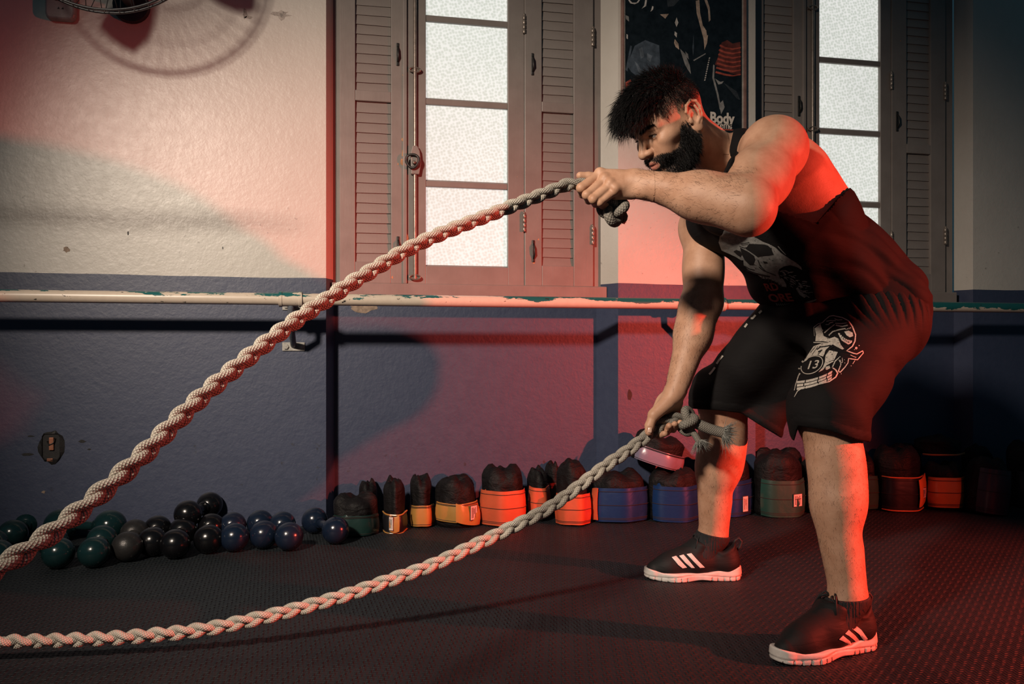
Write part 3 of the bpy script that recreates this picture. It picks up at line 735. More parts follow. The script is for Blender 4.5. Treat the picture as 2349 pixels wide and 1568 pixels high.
        if trim:
            for fr_ in (0.02, 0.98):
                pts = [ringpt(a0 + (a1 - a0) * i / (n - 1), 0.010 + 0.003 * math.sin(6.2 * (a0 + (a1 - a0) * i / (n - 1)) + ph[0]), zl + (zh - zl) * fr_ + sag * math.sin(math.pi * i / (n - 1))) for i in range(n)]
                put(MB().tube(pts, 0.0028, 6), 'piping', M[trim], st)
        if flap:    # loose end of the strap: (from angle, length angle, colour, drop, height factor)
            fa, fl_, fc_, fd, fh = flap
            f_ = strip(math.radians(fa), math.radians(fa + fl_), zl + (zh - zl) * (0.5 - fh / 2), zl + (zh - zl) * (0.5 + fh / 2), 0.016, 'strap_end', M[fc_], root, 0.0, fd)
        if label_at:   # (angle, z fraction, half width, half height, vertical)
            la, lz, lw, lh = label_at[:4]
            a = math.radians(la); zc = zl + (zh - zl) * lz
            c = np.array(ringpt(a, 0.0205 if flap else 0.0145, zc)); tdir = np.array([-hw * math.sin(a), depth * math.cos(a), 0.0]); tdir /= np.linalg.norm(tdir); up = np.array([0, 0, 1.0]); nd = np.cross(tdir, up)
            def card(w, h, off, name, mat, du=0, dz=0):
                vs_ = []
                for o_ in (off, off - 0.001):
                    for sx, sz in ((-1, -1), (1, -1), (1, 1), (-1, 1)): vs_.append(c + tdir * (sx * w + du) + up * (sz * h + dz) + nd * o_)
                return put(MB().add(vs_, [(0, 1, 2, 3), (7, 6, 5, 4), (0, 4, 5, 1), (1, 5, 6, 2), (2, 6, 7, 3), (3, 7, 4, 0)]), name, mat, root, False)
            card(lw * 1.16, lh * 1.10, 0.0, 'label_border', M['stitch']); card(lw, lh, 0.0008, 'label', M['tagpaper'])
            for q in range(4): card(lw * 0.07, lh * (0.75 if q != 2 else 0.4), 0.0014, 'label_print', M['tagink'], (-0.62 + 0.36 * q) * lw, (0 if q != 2 else 0.2) * lh)
    return root
# front row, left to right
ankle_weight(757, 876, 1231, 1184, 1140, 'v_dgreen', 'dark green rolled ankle weight at the left end of the pile', seed=1, depth=0.085)
ankle_weight(818, 872, 1222, None, 1110, 'v_black', 'black rolled ankle weight standing behind the dark green one', Yoff=0.165, seed=2, depth=0.06)
ankle_weight(876, 938, 1222, 1176, 1106, 'v_black', 'black ankle weight with yellow piping and a yellow label patch', seed=3, depth=0.09, trim='v_yellow', flap=(248, 34, 'v_yellow', 0.0, 0.82), label_at=(254, 0.5, 0.008, 0.024), inner=False)
ankle_weight(939, 1002, 1211, 1162, 1098, 'v_yellow', 'mustard yellow rolled ankle weight with a plain curved strap', seed=4, depth=0.09, arc=(200, 340))
ankle_weight(1000, 1104, 1212, 1152, 1100, 'v_yellow', 'mustard yellow ankle weight with loose strap end and white label', seed=5, depth=0.082, flap=(262, 66, 'v_yellow', -0.022, 1.0), label_at=(306, 0.42, 0.017, 0.026), band=(0.30, 1))
ankle_weight(1109, 1216, 1208, 1126, 1076, 'v_orange', 'largest bright orange rolled ankle weight in front', seed=6, depth=0.085, arc=(190, 345))
ankle_weight(1214, 1268, 1203, 1116, 1080, 'v_orange', 'orange ankle weight tucked behind the largest orange one', seed=7, Yoff=0.05, depth=0.07, band=(0.16, 1))
ankle_weight(1252, 1296, 1200, 1110, 1066, 'v_dred', 'dull dark red ankle weight between two orange ones', seed=8, Yoff=0.17, depth=0.055)
ankle_weight(1285, 1364, 1207, 1136, 1064, 'v_orange', 'orange ankle weight right of the sloping rope', seed=9, depth=0.082, band=(0.02, 1), arc=(185, 340))
ankle_weight(1368, 1500, 1200, 1120, 1086, 'v_blue', 'dark blue ankle weight with an upright orange strap end on its left', seed=10, depth=0.085, flap=(200, 16, 'v_orange', 0.004, 0.95), inner=False)
ankle_weight(1502, 1622, 1198, 1114, 1082, 'v_blue', 'dark blue ankle weight just left of the right leg of the man', seed=11, depth=0.085)
ankle_weight(1618, 1742, 1186, 1102, 1046, 'v_blue', 'blue ankle weight with a white label between the legs of the man', seed=12, depth=0.085, label_at=(296, 0.33, 0.014, 0.030), inner=False)
ankle_weight(1752, 1864, 1187, 1100, 1042, 'v_green', 'green ankle weight with a square white label', seed=13, depth=0.085, label_at=(289, 0.44, 0.022, 0.024))
ankle_weight(1864, 1960, 1182, 1098, 1052, 'v_green', 'green ankle weight mostly hidden behind the left leg of the man', seed=14, Yoff=0.02, depth=0.085, inner=False)
ankle_weight(1955, 2030, 1172, 1094, 1042, 'v_green', 'green ankle weight just right of the left leg of the man', seed=15, depth=0.082, inner=False)
ankle_weight(2034, 2138, 1174, 1092, 1030, 'v_black', 'black ankle weight with amber piping and a twisted amber strap end', seed=16, depth=0.085, trim='v_amber', flap=(286, 44, 'v_amber', 0.020, 0.80), label_at=(306, 0.5, 0.017, 0.020), inner=False)
ankle_weight(2148, 2234, 1172, 1096, 1066, 'v_amber', 'amber orange ankle weight with a small label at its right edge', seed=17, depth=0.082, label_at=(334, 0.5, 0.011, 0.024), arc=(196, 350), inner=False, band=(0.10, 1))
ankle_weight(2252, 2330, 1184, 1078, 1056, 'v_purple', 'dusky purple leaning ankle weight near the right edge', seed=18, depth=0.085, tilt=(0, 0.12, 0.0), inner=False)
ankle_weight(2348, 2460, 1176, 1082, 1020, 'v_black', 'black ankle weight cut off by the right edge of the picture', seed=19, Yoff=0.08, depth=0.085, inner=False)
# back row and those lying on top
for k, (a, b, ty, lab) in enumerate(((950, 1040, 1094, 'black ankle weight behind the plain mustard yellow one'), (1085, 1140, 1100, 'black ankle weight behind the labelled mustard yellow one'),
                                     (1292, 1352, 1062, 'black ankle weight at the back behind the orange one right of the rope'), (1735, 1860, 1034, 'black ankle weight at the back behind the labelled green one'),
                                     (2040, 2135, 1024, 'black ankle weight at the back behind the amber-piped one'), (2225, 2300, 1028, 'black ankle weight at the back near the right edge'))):
    ankle_weight(a, b, 1175 + (2349 - a) * 0.012, None, ty, 'v_black', lab, Yoff=0.175, seed=30 + k, depth=0.052)
ankle_weight(1455, 1578, 1084, 1034, 1000, 'v_lilac', 'lilac grey ankle weight lying on top of the dark blue ones', Yoff=0.06, z0=0.212, seed=40, depth=0.082, tilt=(0, 0.30, 0), inner=False)
ankle_weight(2128, 2232, 1050, 1042, 1006, 'v_black', 'black ankle weight lying on top of the amber one', Yoff=0.05, z0=0.225, seed=41, depth=0.082, trim='v_amber', inner=False)
# ------------------------------------------------------------------ modelling with distance fields (for bodies, cloth, shoes)
def smin(a, b, k):
    h = np.clip(0.5 + 0.5 * (b - a) / k, 0, 1)
    return b + (a - b) * h - k * h * (1 - h)
def smax(a, b, k): return -smin(-a, -b, k)
def nrm(v): v = np.asarray(v, float); return v / np.linalg.norm(v)

class Field:
    """list of rounded primitives blended in order"""
    def __init__(s): s.p = []
    def rc(s, a, b, ra, rb, k=0.02, metric=None, sub=False):
        a = np.asarray(a, float); b = np.asarray(b, float)
        Mx = np.eye(3) if metric is None else metric
        a2, b2 = Mx @ a, Mx @ b; ba = b2 - a2; bb = max(ba.dot(ba), 1e-12)
        def f(P):
            pa = (P @ Mx.T if metric is not None else P) - a2
            t = np.clip(pa @ ba / bb, 0, 1)
            q = pa - t[:, None] * ba
            return np.sqrt(np.einsum('ij,ij->i', q, q)) - (ra + (rb - ra) * t)
        sc_ = 1.0 if metric is None else 1.0 / np.linalg.svd(Mx)[1].min()
        s.p.append((f, (a + b) / 2, np.linalg.norm(b - a) / 2 + max(ra, rb) * sc_, k, sub)); return s
    def ell(s, c, r, R=None, k=0.02, sub=False):
        c = np.asarray(c, float); r = np.asarray(r, float); R = np.eye(3) if R is None else np.asarray(R, float)
        def f(P):
            q = (P - c) @ R.T
            k0 = np.sqrt(((q / r) ** 2).sum(1)); k1 = np.sqrt(((q / r ** 2) ** 2).sum(1)) + 1e-9
            return np.where(k0 < 1e-4, -r.min(), k0 * (k0 - 1) / k1)
        s.p.append((f, c, r.max(), k, sub)); return s
    def sph(s, c, r, k=0.02, sub=False): return s.rc(c, c, r, r, k, None, sub)
    def chain(s, pts, rads, k=0.01, metric=None):
        for i in range(len(pts) - 1): s.rc(pts[i], pts[i + 1], rads[i], rads[i + 1], k, metric)
        return s
    def prep(s):
        s.C = np.array([p[1] for p in s.p]); s.R = np.array([p[2] for p in s.p]); s.K = np.array([p[3] for p in s.p])
    def __call__(s, P, ctr=None, half=None):
        if not hasattr(s, 'C') or len(s.C) != len(s.p): s.prep()
        d = np.full(len(P), 0.5)
        if ctr is None: act = range(len(s.p))
        else: act = np.nonzero(np.linalg.norm(s.C - ctr, axis=1) - s.R - half < 0.045 + s.K)[0]
        for i in act:
            f, c, r, k, sub = s.p[i]
            v = f(P)
            d = smax(d, -v, k) if sub else smin(d, v, k)
        return d

def mesh_field(f, lo, hi, h, keep=None, push=None, B=8, margin=1.3):
    """surface nets on the blocks the surface passes through; every vertex is then slid onto the exact surface"""
    lo = np.asarray(lo, float); hi = np.asarray(hi, float); H = h * B
    nb = np.ceil((hi - lo) / H).astype(int)
    I, J, K = np.meshgrid(*[np.arange(n) for n in nb], indexing='ij')
    blk = np.stack([I.ravel(), J.ravel(), K.ravel()], 1)
    ctr = lo + (blk + 0.5) * H
    d = np.concatenate([f(c) for c in np.array_split(ctr, max(1, len(ctr) // 20000))])
    ok = np.abs(d) < 0.5 * math.sqrt(3) * H * margin + 0.004
    if keep is not None: ok &= keep(ctr, H)
    blk, ctr = blk[ok], ctr[ok]
    g = np.arange(B + 1); G = np.stack(np.meshgrid(g, g, g, indexing='ij'), -1).reshape(-1, 3)
    N = nb * B + 2
    key = lambda q: (q[..., 0] * N[1] + q[..., 1]) * N[2] + q[..., 2]
    corner = np.array([(a, b, c) for a in (0, 1) for b in (0, 1) for c in (0, 1)])
    eds = [(0, 1), (2, 3), (4, 5), (6, 7), (0, 2), (1, 3), (4, 6), (5, 7), (0, 4), (1, 5), (2, 6), (3, 7)]
    VV, NN, KK, QE = [], [], [], []
    off6 = np.array([[1, 0, 0], [-1, 0, 0], [0, 1, 0], [0, -1, 0], [0, 0, 1], [0, 0, -1]]) * h * 0.25
    half = H * 0.87 + 0.004
    for bq, c in zip(blk, ctr):
        P = lo + (bq * B + G) * h
        v = f(P, c, half).reshape(B + 1, B + 1, B + 1)
        s_ = v < 0
        if s_.all() or not s_.any(): continue
        cv = np.stack([v[a:a + B, b:b + B, e:e + B] for a, b, e in corner], -1).reshape(-1, 8)
        cs = cv < 0; n_in = cs.sum(1); act = np.nonzero((n_in > 0) & (n_in < 8))[0]
        if len(act) == 0: continue
        cell = np.stack(np.unravel_index(act, (B, B, B)), 1) + bq * B
        acc = np.zeros((len(act), 3)); cnt = np.zeros(len(act))
        av = cv[act]; asg = cs[act]
        for (p, q) in eds:
            x = asg[:, p] != asg[:, q]
            t = np.where(x, av[:, p] / (av[:, p] - av[:, q] + 1e-12), 0)
            acc += np.where(x[:, None], corner[p] + t[:, None] * (corner[q] - corner[p]), 0); cnt += x
        pos = lo + (cell + acc / cnt[:, None]) * h
        for it in range(2):
            pts = (pos[:, None, :] + off6[None]).reshape(-1, 3)
            w = f(np.concatenate([pts, pos]), c, half); gr = w[:len(pts)].reshape(-1, 6)
            gv = np.stack([gr[:, 0] - gr[:, 1], gr[:, 2] - gr[:, 3], gr[:, 4] - gr[:, 5]], 1) / (h * 0.5)
            gl = np.maximum((gv ** 2).sum(1), 0.15)
            iso = push(pos) if push is not None else 0.0
            stp = -(w[len(pts):] - iso) / gl
            pos = pos + np.clip(stp, -h * 0.7, h * 0.7)[:, None] * gv
        VV.append(pos); NN.append(gv / (np.linalg.norm(gv, axis=1)[:, None] + 1e-9)); KK.append(key(cell))
        for ax in range(3):
            sl0 = [slice(0, B)] * 3; sl1 = [slice(0, B)] * 3; sl1[ax] = slice(1, B + 1)
            a0, a1 = s_[tuple(sl0)], s_[tuple(sl1)]
            e = np.argwhere(a0 != a1)
            if len(e) == 0: continue
            inside = a0[tuple(e.T)]
            u, w_ = np.eye(3, dtype=int)[(ax + 1) % 3], np.eye(3, dtype=int)[(ax + 2) % 3]
            q = e + bq * B
            cells = np.stack([key(q - u - w_), key(q - w_), key(q), key(q - u)], 1)
            cells[~inside] = cells[~inside][:, ::-1]
            QE.append(cells)
    V = np.concatenate(VV); Nn = np.concatenate(NN); Kk = np.concatenate(KK); Q = np.concatenate(QE)
    od = np.argsort(Kk); ks = Kk[od]
    ix = np.clip(np.searchsorted(ks, Q), 0, len(ks) - 1)
    good = (ks[ix] == Q).all(1)
    F4 = od[ix[good]]
    used = np.unique(F4); rem = np.full(len(V), -1); rem[used] = np.arange(len(used))
    return V[used], Nn[used], rem[F4]

def field_object(name, V, Nn, F4, mat, parent=None, attrs=None, to_world=c2w):
    me = bpy.data.meshes.new(name)
    Vw = to_world(V) if to_world else V; Nw = to_world(Nn) if to_world else Nn
    me.from_pydata(Vw.tolist(), [], F4.tolist())
    me.polygons.foreach_set('use_smooth', np.ones(len(me.polygons), bool))
    if attrs:
        for k, v in attrs.items():
            a = me.attributes.new(k, 'FLOAT', 'POINT'); a.data.foreach_set('value', np.asarray(v, np.float32))
    me.materials.append(mat)
    me.update()
    me.normals_split_custom_set_from_vertices(Nw.tolist())
    o = bpy.data.objects.new(name, me); col.objects.link(o)
    if parent is not None: put_under(o, parent)
    return o
def join_parts(parts):
    V, N_, F_ = [], [], []; o = 0
    for v, n, f in parts: V.append(v); N_.append(n); F_.append(f + o); o += len(v)
    return np.concatenate(V), np.concatenate(N_), np.concatenate(F_)
def raycast_px(f, px, py, d0, d1, n=140, lift=0.0012):
    """first hit of the sight line through a picture point with a field; gives C-space points"""
    q = np.stack([(np.asarray(px, float) - CX) / FPX, np.ones(len(px)), (HZ - np.asarray(py, float)) / FPX], 1)
    D = np.full(len(q), d0); hit = np.zeros(len(q), bool)
    for i in range(n):
        P = q * D[:, None] + np.array([0, 0, CAMZ]); P[:, 2] = CAMZ + q[:, 2] * D
        v = f(P); 
        D = np.where(hit, D, D + np.maximum(v - lift, 0.0) * 0.8); hit |= v < lift + 0.0003
        D = np.minimum(D, d1)
    P = q * D[:, None]; P[:, 2] += CAMZ
    return P, hit
# ------------------------------------------------------------------ the man: joints in C space
C = cpt
NH, NK, NA = C(1985, 742, 2.20), C(1898, 945, 1.93), C(1943, 1372, 1.87)      # left (near) hip, knee, ankle
FH, FK, FA = C(1945, 735, 2.38), C(1660, 908, 2.38), C(1632, 1232, 2.46)      # right (far) hip, knee, ankle
NS, NE, NW = C(1772, 348, 1.935), C(1716, 474, 1.745), C(1462, 419, 1.85)       # near shoulder, elbow, wrist
FS, FE, FW = C(1615, 522, 2.36), C(1613, 692, 2.275), C(1552, 890, 2.205)       # far shoulder, elbow, wrist
C7 = C(1694, 360, 2.14)
LAT = nrm(NS - FS)                                   # across the shoulders, towards his left
SPN = nrm(C7 - (NH + FH) / 2)
LAT_T = nrm(LAT - SPN * LAT.dot(SPN)); FRT = np.cross(LAT_T, SPN)
RT = np.stack([FRT, LAT_T, SPN])                     # rows: front, left, up of the trunk
def squash(axis, s): a = nrm(axis); return np.eye(3) - (1 - s) * np.outer(a, a)
MT_ = squash(LAT_T, 0.74)
PEL = C(1975, 700, 2.29)

trunk = Field()
trunk.chain([PEL, C(1908, 618, 2.25), C(1822, 515, 2.2), C(1752, 440, 2.18), C(1712, 392, 2.17)], [0.125, 0.106, 0.120, 0.112, 0.085], 0.05, MT_)
trunk.ell(C(2030, 715, 2.19), (0.10, 0.10, 0.11), None, 0.05).ell(C(2010, 712, 2.40), (0.10, 0.10, 0.11), None, 0.05)
# lats, shoulder blades, traps, chest
trunk.rc(C(1838, 392, 2.08), C(1915, 545, 2.14), 0.062, 0.05, 0.05)
trunk.rc(C(1800, 372, 2.12), C(1850, 430, 2.13), 0.070, 0.060, 0.05)
trunk.rc(C7, NS, 0.053, 0.060, 0.04).rc(C7, FS, 0.050, 0.058, 0.04)
trunk.ell(C(1672, 478, 2.10), (0.06, 0.09, 0.07), RT, 0.04).ell(C(1640, 510, 2.24), (0.06, 0.08, 0.07), RT, 0.04)
# legs
def leg(fd, hip, knee, ank, back, bulk=1.0, away=(0, 0, 0)):
    back = nrm(back); sh = ank - knee
    fd.rc(hip, knee, 0.098, 0.064, 0.04)
    fd.rc(knee, knee + sh * 0.5, 0.060 * bulk, 0.052 * bulk, 0.03).rc(knee + sh * 0.5, ank, 0.050 * bulk, 0.0365, 0.03)
    R = np.stack([back, np.cross(nrm(sh), back), nrm(sh)])
    fd.ell(knee + sh * 0.32 + back * 0.024, (0.046 * bulk, 0.054 * bulk, 0.125), R, 0.03)
    fd.ell(knee + sh * 0.42 - back * 0.018, (0.030, 0.026, 0.16), R, 0.03)              # shin
    fd.ell(knee - back * 0.035 + sh * 0.02, (0.030, 0.040, 0.045), R, 0.03)             # kneecap
    fd.rc(knee + sh * 0.75 + back * 0.022, ank + back * 0.030, 0.018, 0.016, 0.03)        # tendon
    fd.rc(ank, ank + np.array([0, 0, -0.05]) - back * 0.03, 0.037, 0.04, 0.02)
leg(trunk, NH, NK, NA, (0.9, 0.25, 0.0), 1.03); leg(trunk, FH, FK, FA, (1.0, 0.06, 0), 1.12)

# ---- head: local axes forward, left, up about the ear axis
PSI, TIL, HS = math.radians(23), math.radians(35), 0.965
HF = np.array([-math.cos(PSI) * math.cos(TIL), -math.sin(PSI) * math.cos(TIL), -math.sin(TIL)])
HU = np.array([-math.cos(PSI) * math.sin(TIL), -math.sin(PSI) * math.sin(TIL), math.cos(TIL)])
HLt = np.cross(HU, HF)
HO = C(1585, 271, 1.93) - HLt * 0.076 * HS
RH = np.stack([HF, HLt, HU])
def hl(x, y, z): return HO + HS * (x * HF + y * HLt + z * HU)
def to_head(P): return (P - HO) @ RH.T / HS
head = Field(); K_ = HS
head.ell(hl(-0.004, 0, 0.040), np.array((0.096, 0.073, 0.080)) * HS, RH, 0.02).ell(hl(0.036, 0, 0.045), np.array((0.060, 0.062, 0.062)) * HS, RH, 0.03)
head.ell(hl(0.046, 0, -0.020), np.array((0.046, 0.052, 0.072)) * HS, RH, 0.03)
for s in (1, -1):
    head.rc(hl(0.008, s * 0.050, -0.050), hl(0.076, s * 0.018, -0.092), 0.020 * HS, 0.019 * HS, 0.022)
    head.rc(hl(0.008, s * 0.054, -0.004), hl(0.006, s * 0.050, -0.050), 0.016 * HS, 0.018 * HS, 0.02)
    head.ell(hl(0.060, s * 0.048, -0.006), np.array((0.030, 0.017, 0.017)) * HS, RH, 0.016)
    head.rc(hl(0.091, s * 0.010, 0.030), hl(0.074, s * 0.046, 0.030), 0.0105 * HS, 0.010 * HS, 0.012)
    head.ell(hl(0.078, s * 0.030, -0.032), np.array((0.020, 0.020, 0.025)) * HS, RH, 0.02)
head.ell(hl(0.083, 0, -0.092), np.array((0.020, 0.024, 0.020)) * HS, RH, 0.018)
head.ell(hl(0.092, 0, -0.050), np.array((0.018, 0.028, 0.022)) * HS, RH, 0.014)
for s in (1, -1): head.ell(hl(0.0985, s * 0.031, 0.0115), np.array((0.019, 0.0175, 0.0115)) * HS, RH, 0.010, True)
# nose
head.rc(hl(0.094, 0, 0.022), hl(0.117, 0, -0.014), 0.0088 * HS, 0.0100 * HS, 0.008).sph(hl(0.1185, 0, -0.0165), 0.0108 * HS, 0.006)
head.rc(hl(0.098, 0, -0.026), hl(0.112, 0, -0.020), 0.008 * HS, 0.008 * HS, 0.006)
for s in (1, -1):
    head.ell(hl(0.1065, s * 0.0135, -0.0185), np.array((0.0120, 0.0075, 0.0085)) * HS, RH, 0.005)
    head.ell(hl(0.1095, s * 0.0085, -0.0275), np.array((0.006, 0.0038, 0.005)) * HS, RH, 0.003, True)
    # lids around the eyeball, with the opening cut out
    head.sph(hl(0.0775, s * 0.0310, 0.0125), 0.0139 * HS, 0.005)
    head.ell(hl(0.0915, s * 0.0315, 0.0115), np.array((0.0125, 0.0128, 0.0046)) * HS, RH, 0.002, True)
    head.rc(hl(0.0925, s * 0.014, 0.0225), hl(0.079, s * 0.046, 0.0175), 0.0045 * HS, 0.0035 * HS, 0.006)
# lips
for s in (1, -1):
    head.rc(hl(0.1065, s * 0.004, -0.0455), hl(0.095, s * 0.023, -0.0505), 0.0052 * HS, 0.003 * HS, 0.005)
    head.rc(hl(0.1045, s * 0.004, -0.0590), hl(0.094, s * 0.021, -0.0545), 0.0068 * HS, 0.0035 * HS, 0.005)
head.rc(hl(0.116, 0, -0.0520), hl(0.108, 0, -0.0520), 0.001, 0.001, 0.004, squash(HLt, 0.12), True)
# ears
for s in (1, -1):
    E = lambda u, y, w: hl(1.08 * u - 0.006 - 0.10 * w, s * (y + 0.004), 1.08 * w + 0.002)
    head.ell(E(-0.002, 0.0745, 0.000), np.array((0.0165, 0.0050, 0.0270)) * HS, np.stack([nrm(HF + s * 0.28 * HLt), nrm(s * HLt - 0.28 * HF), HU]), 0.005)
    hel = [E(0.010, 0.074, 0.004), E(0.0145, 0.078, 0.016), E(0.009, 0.081, 0.028), E(-0.004, 0.0835, 0.0325), E(-0.016, 0.085, 0.025), E(-0.0205, 0.085, 0.010), E(-0.018, 0.083, -0.006), E(-0.011, 0.080, -0.019)]
    head.chain(hel, [r_ * HS for r_ in (0.0036, 0.0036, 0.0038, 0.0038, 0.0038, 0.0036, 0.0034, 0.0036)], 0.0025)
    head.ell(E(-0.002, 0.0765, -0.026), np.array((0.0085, 0.0048, 0.0100)) * HS, RH, 0.005)
    head.ell(E(0.002, 0.0845, -0.003), np.array((0.0095, 0.0085, 0.0125)) * HS, RH, 0.003, True)
    head.ell(E(-0.003, 0.0855, 0.017), np.array((0.0090, 0.0050, 0.0080)) * HS, RH, 0.003, True)
    head.chain([E(-0.0095, 0.0835, 0.018), E(-0.0125, 0.0845, 0.004), E(-0.0100, 0.082, -0.011), E(-0.001, 0.0795, -0.0175)], [0.0030 * HS, 0.0032 * HS, 0.0032 * HS, 0.003 * HS], 0.003)
    head.ell(E(0.0125, 0.0765, -0.006), np.array((0.005, 0.0045, 0.007)) * HS, RH, 0.004)
# neck with the strap muscle
head.rc(hl(-0.026, 0, -0.034), C(1676, 384, 2.12), 0.050, 0.060, 0.03)
head.rc(hl(-0.012, 0.052, -0.030), C(1640, 408, 2.09), 0.020, 0.018, 0.025)
head.rc(hl(-0.038, 0.0, -0.020), C(1684, 382, 2.14), 0.036, 0.042, 0.03)

# ---- arms
armL = Field()
armL.ell(NS + np.array([0.004, -0.012, 0.006]), (0.072, 0.068, 0.074), None, 0.03)
armL.rc(NS, NE, 0.066, 0.050, 0.03)
ua = NE - NS
armL.ell(NS + ua * 0.55 + np.array([0.022, 0.010, 0.004]), (0.052, 0.050, 0.085), np.stack([nrm(np.cross(ua, (0, 0, 1))), nrm(np.cross(ua, np.cross(ua, (0, 0, 1)))), nrm(ua)]), 0.03)   # triceps
armL.ell(NS + ua * 0.55 + np.array([-0.026, -0.004, 0.012]), (0.044, 0.046, 0.080), np.stack([nrm(np.cross(ua, (0, 0, 1))), nrm(np.cross(ua, np.cross(ua, (0, 0, 1)))), nrm(ua)]), 0.03)  # biceps
armL.sph(C(1722, 494, 1.742), 0.036, 0.03)
fa_ = NW - NE
armL.rc(NE, NE + fa_ * 0.42, 0.052, 0.047, 0.03).rc(NE + fa_ * 0.42, NW, 0.046, 0.030, 0.03)
armL.ell(NE + fa_ * 0.22 + np.array([-0.004, 0.004, 0.012]), (0.085, 0.038, 0.040), np.stack([nrm(fa_), nrm(np.cross(fa_, (0, 0, 1))), nrm(np.cross(np.cross(fa_, (0, 0, 1)), fa_))]), 0.03)
armL.ell(NE + fa_ * 0.30 + np.array([0.0, -0.006, -0.014]), (0.09, 0.036, 0.034), np.stack([nrm(fa_), nrm(np.cross(fa_, (0, 0, 1))), nrm(np.cross(np.cross(fa_, (0, 0, 1)), fa_))]), 0.03)
armL.sph(C(1470, 440, 1.832), 0.012, 0.02)
def finger(fd, pts, r): fd.chain([C(*p) for p in pts], [r, r * 0.90, r * 0.86, r * 0.74], 0.004)
handL = Field()
hw_ = C(1452, 418, 1.853)
mcpL = [C(1376, 399, 1.862), C(1387, 412, 1.846), C(1399, 424, 1.836), C(1411, 436, 1.832)]
for q, r0 in zip(mcpL, (0.017, 0.0165, 0.016, 0.015)): handL.rc(hw_ + (q - hw_) * 0.05, q, 0.022, r0 * 0.80, 0.010)
handL.ell((hw_ + mcpL[1]) / 2 + np.array([0.002, 0.006, -0.004]), (0.046, 0.018, 0.027), None, 0.014)
handL.rc(C(1452, 410, 1.868), C(1402, 411, 1.885), 0.020, 0.015, 0.012)
handL.rc(C(1446, 440, 1.85), C(1410, 446, 1.845), 0.017, 0.012, 0.010)          # heel of the hand
for q in mcpL: handL.sph(q + np.array([0.0, -0.006, 0.003]), 0.0095, 0.008)
finger(handL, [(1377, 400, 1.862), (1333, 431, 1.838), (1337, 444, 1.868), (1356, 440, 1.885)], 0.0118)
finger(handL, [(1388, 413, 1.846), (1346, 447, 1.822), (1351, 458, 1.856), (1370, 452, 1.872)], 0.0114)
finger(handL, [(1400, 425, 1.836), (1361, 457, 1.816), (1367, 466, 1.850), (1385, 460, 1.866)], 0.0108)
finger(handL, [(1411, 437, 1.832), (1376, 464, 1.820), (1383, 471, 1.848), (1398, 465, 1.862)], 0.0096)
finger(handL, [(1410, 409, 1.884), (1376, 406, 1.890), (1350, 405, 1.888), (1331, 403, 1.884)], 0.0122)
armR = Field()
armR.ell(FS, (0.066, 0.066, 0.070), None, 0.03)
armR.rc(FS, FE, 0.060, 0.050, 0.03)
ub = FE - FS
armR.ell(FS + ub * 0.55 + np.array([-0.006, -0.018, 0.0]), (0.048, 0.046, 0.085), None, 0.03)
fb_ = FW - FE
armR.rc(FE, FE + fb_ * 0.4, 0.047, 0.046, 0.03).rc(FE + fb_ * 0.4, FW, 0.045, 0.030, 0.03)
armR.ell(FE + fb_ * 0.20 + np.array([-0.010, 0, 0.0]), (0.042, 0.042, 0.085), None, 0.03)
handR = Field()
hr = C(1546, 903, 2.205)
mcpR = [C(1507, 944, 2.222), C(1522, 944, 2.236), C(1537, 942, 2.243), C(1551, 939, 2.243)]
for q, r0 in zip(mcpR, (0.0165, 0.016, 0.0155, 0.0145)): handR.rc(hr + (q - hr) * 0.05, q, 0.022, r0, 0.010)
handR.ell((hr + mcpR[1]) / 2 + np.array([0.0, 0.0, 0.0]), (0.034, 0.020, 0.030), None, 0.014)
finger(handR, [(1507, 945, 2.222), (1503, 984, 2.240), (1512, 998, 2.214), (1525, 994, 2.190)], 0.0112)
finger(handR, [(1522, 945, 2.236), (1524, 978, 2.246), (1529, 990, 2.212), (1535, 976, 2.186)], 0.0112)
finger(handR, [(1537, 943, 2.243), (1540, 972, 2.246), (1544, 984, 2.210), (1548, 972, 2.186)], 0.0106)
finger(handR, [(1551, 940, 2.243), (1554, 967, 2.242), (1557, 978, 2.210), (1560, 968, 2.190)], 0.0094)
finger(handR, [(1532, 925, 2.192), (1498, 953, 2.182), (1490, 976, 2.178), (1488, 991, 2.174)], 0.0142)
handR.rc(C(1540, 912, 2.195), C(1503, 948, 2.184), 0.020, 0.0145, 0.012)

def body(P, ctr=None, half=None):
    a = trunk(P, ctr, half); h = head(P, ctr, half)
    near_neck = np.clip(1 - np.linalg.norm(P - C(1670, 372, 2.12), axis=1) / 0.17, 0, 1)
    d = smin(a, h, 0.004 + 0.05 * near_neck)
    l = smin(armL(P, ctr, half), handL(P, ctr, half), 0.012)
    kl = np.clip(1 - np.linalg.norm(P - NS, axis=1) / 0.17, 0, 1)
    d = smin(d, l, 0.002 + 0.05 * kl)
    r = smin(armR(P, ctr, half), handR(P, ctr, half), 0.012)
    kr = np.clip(1 - np.linalg.norm(P - FS, axis=1) / 0.16, 0, 1)
    return smin(d, r, 0.002 + 0.05 * kr)

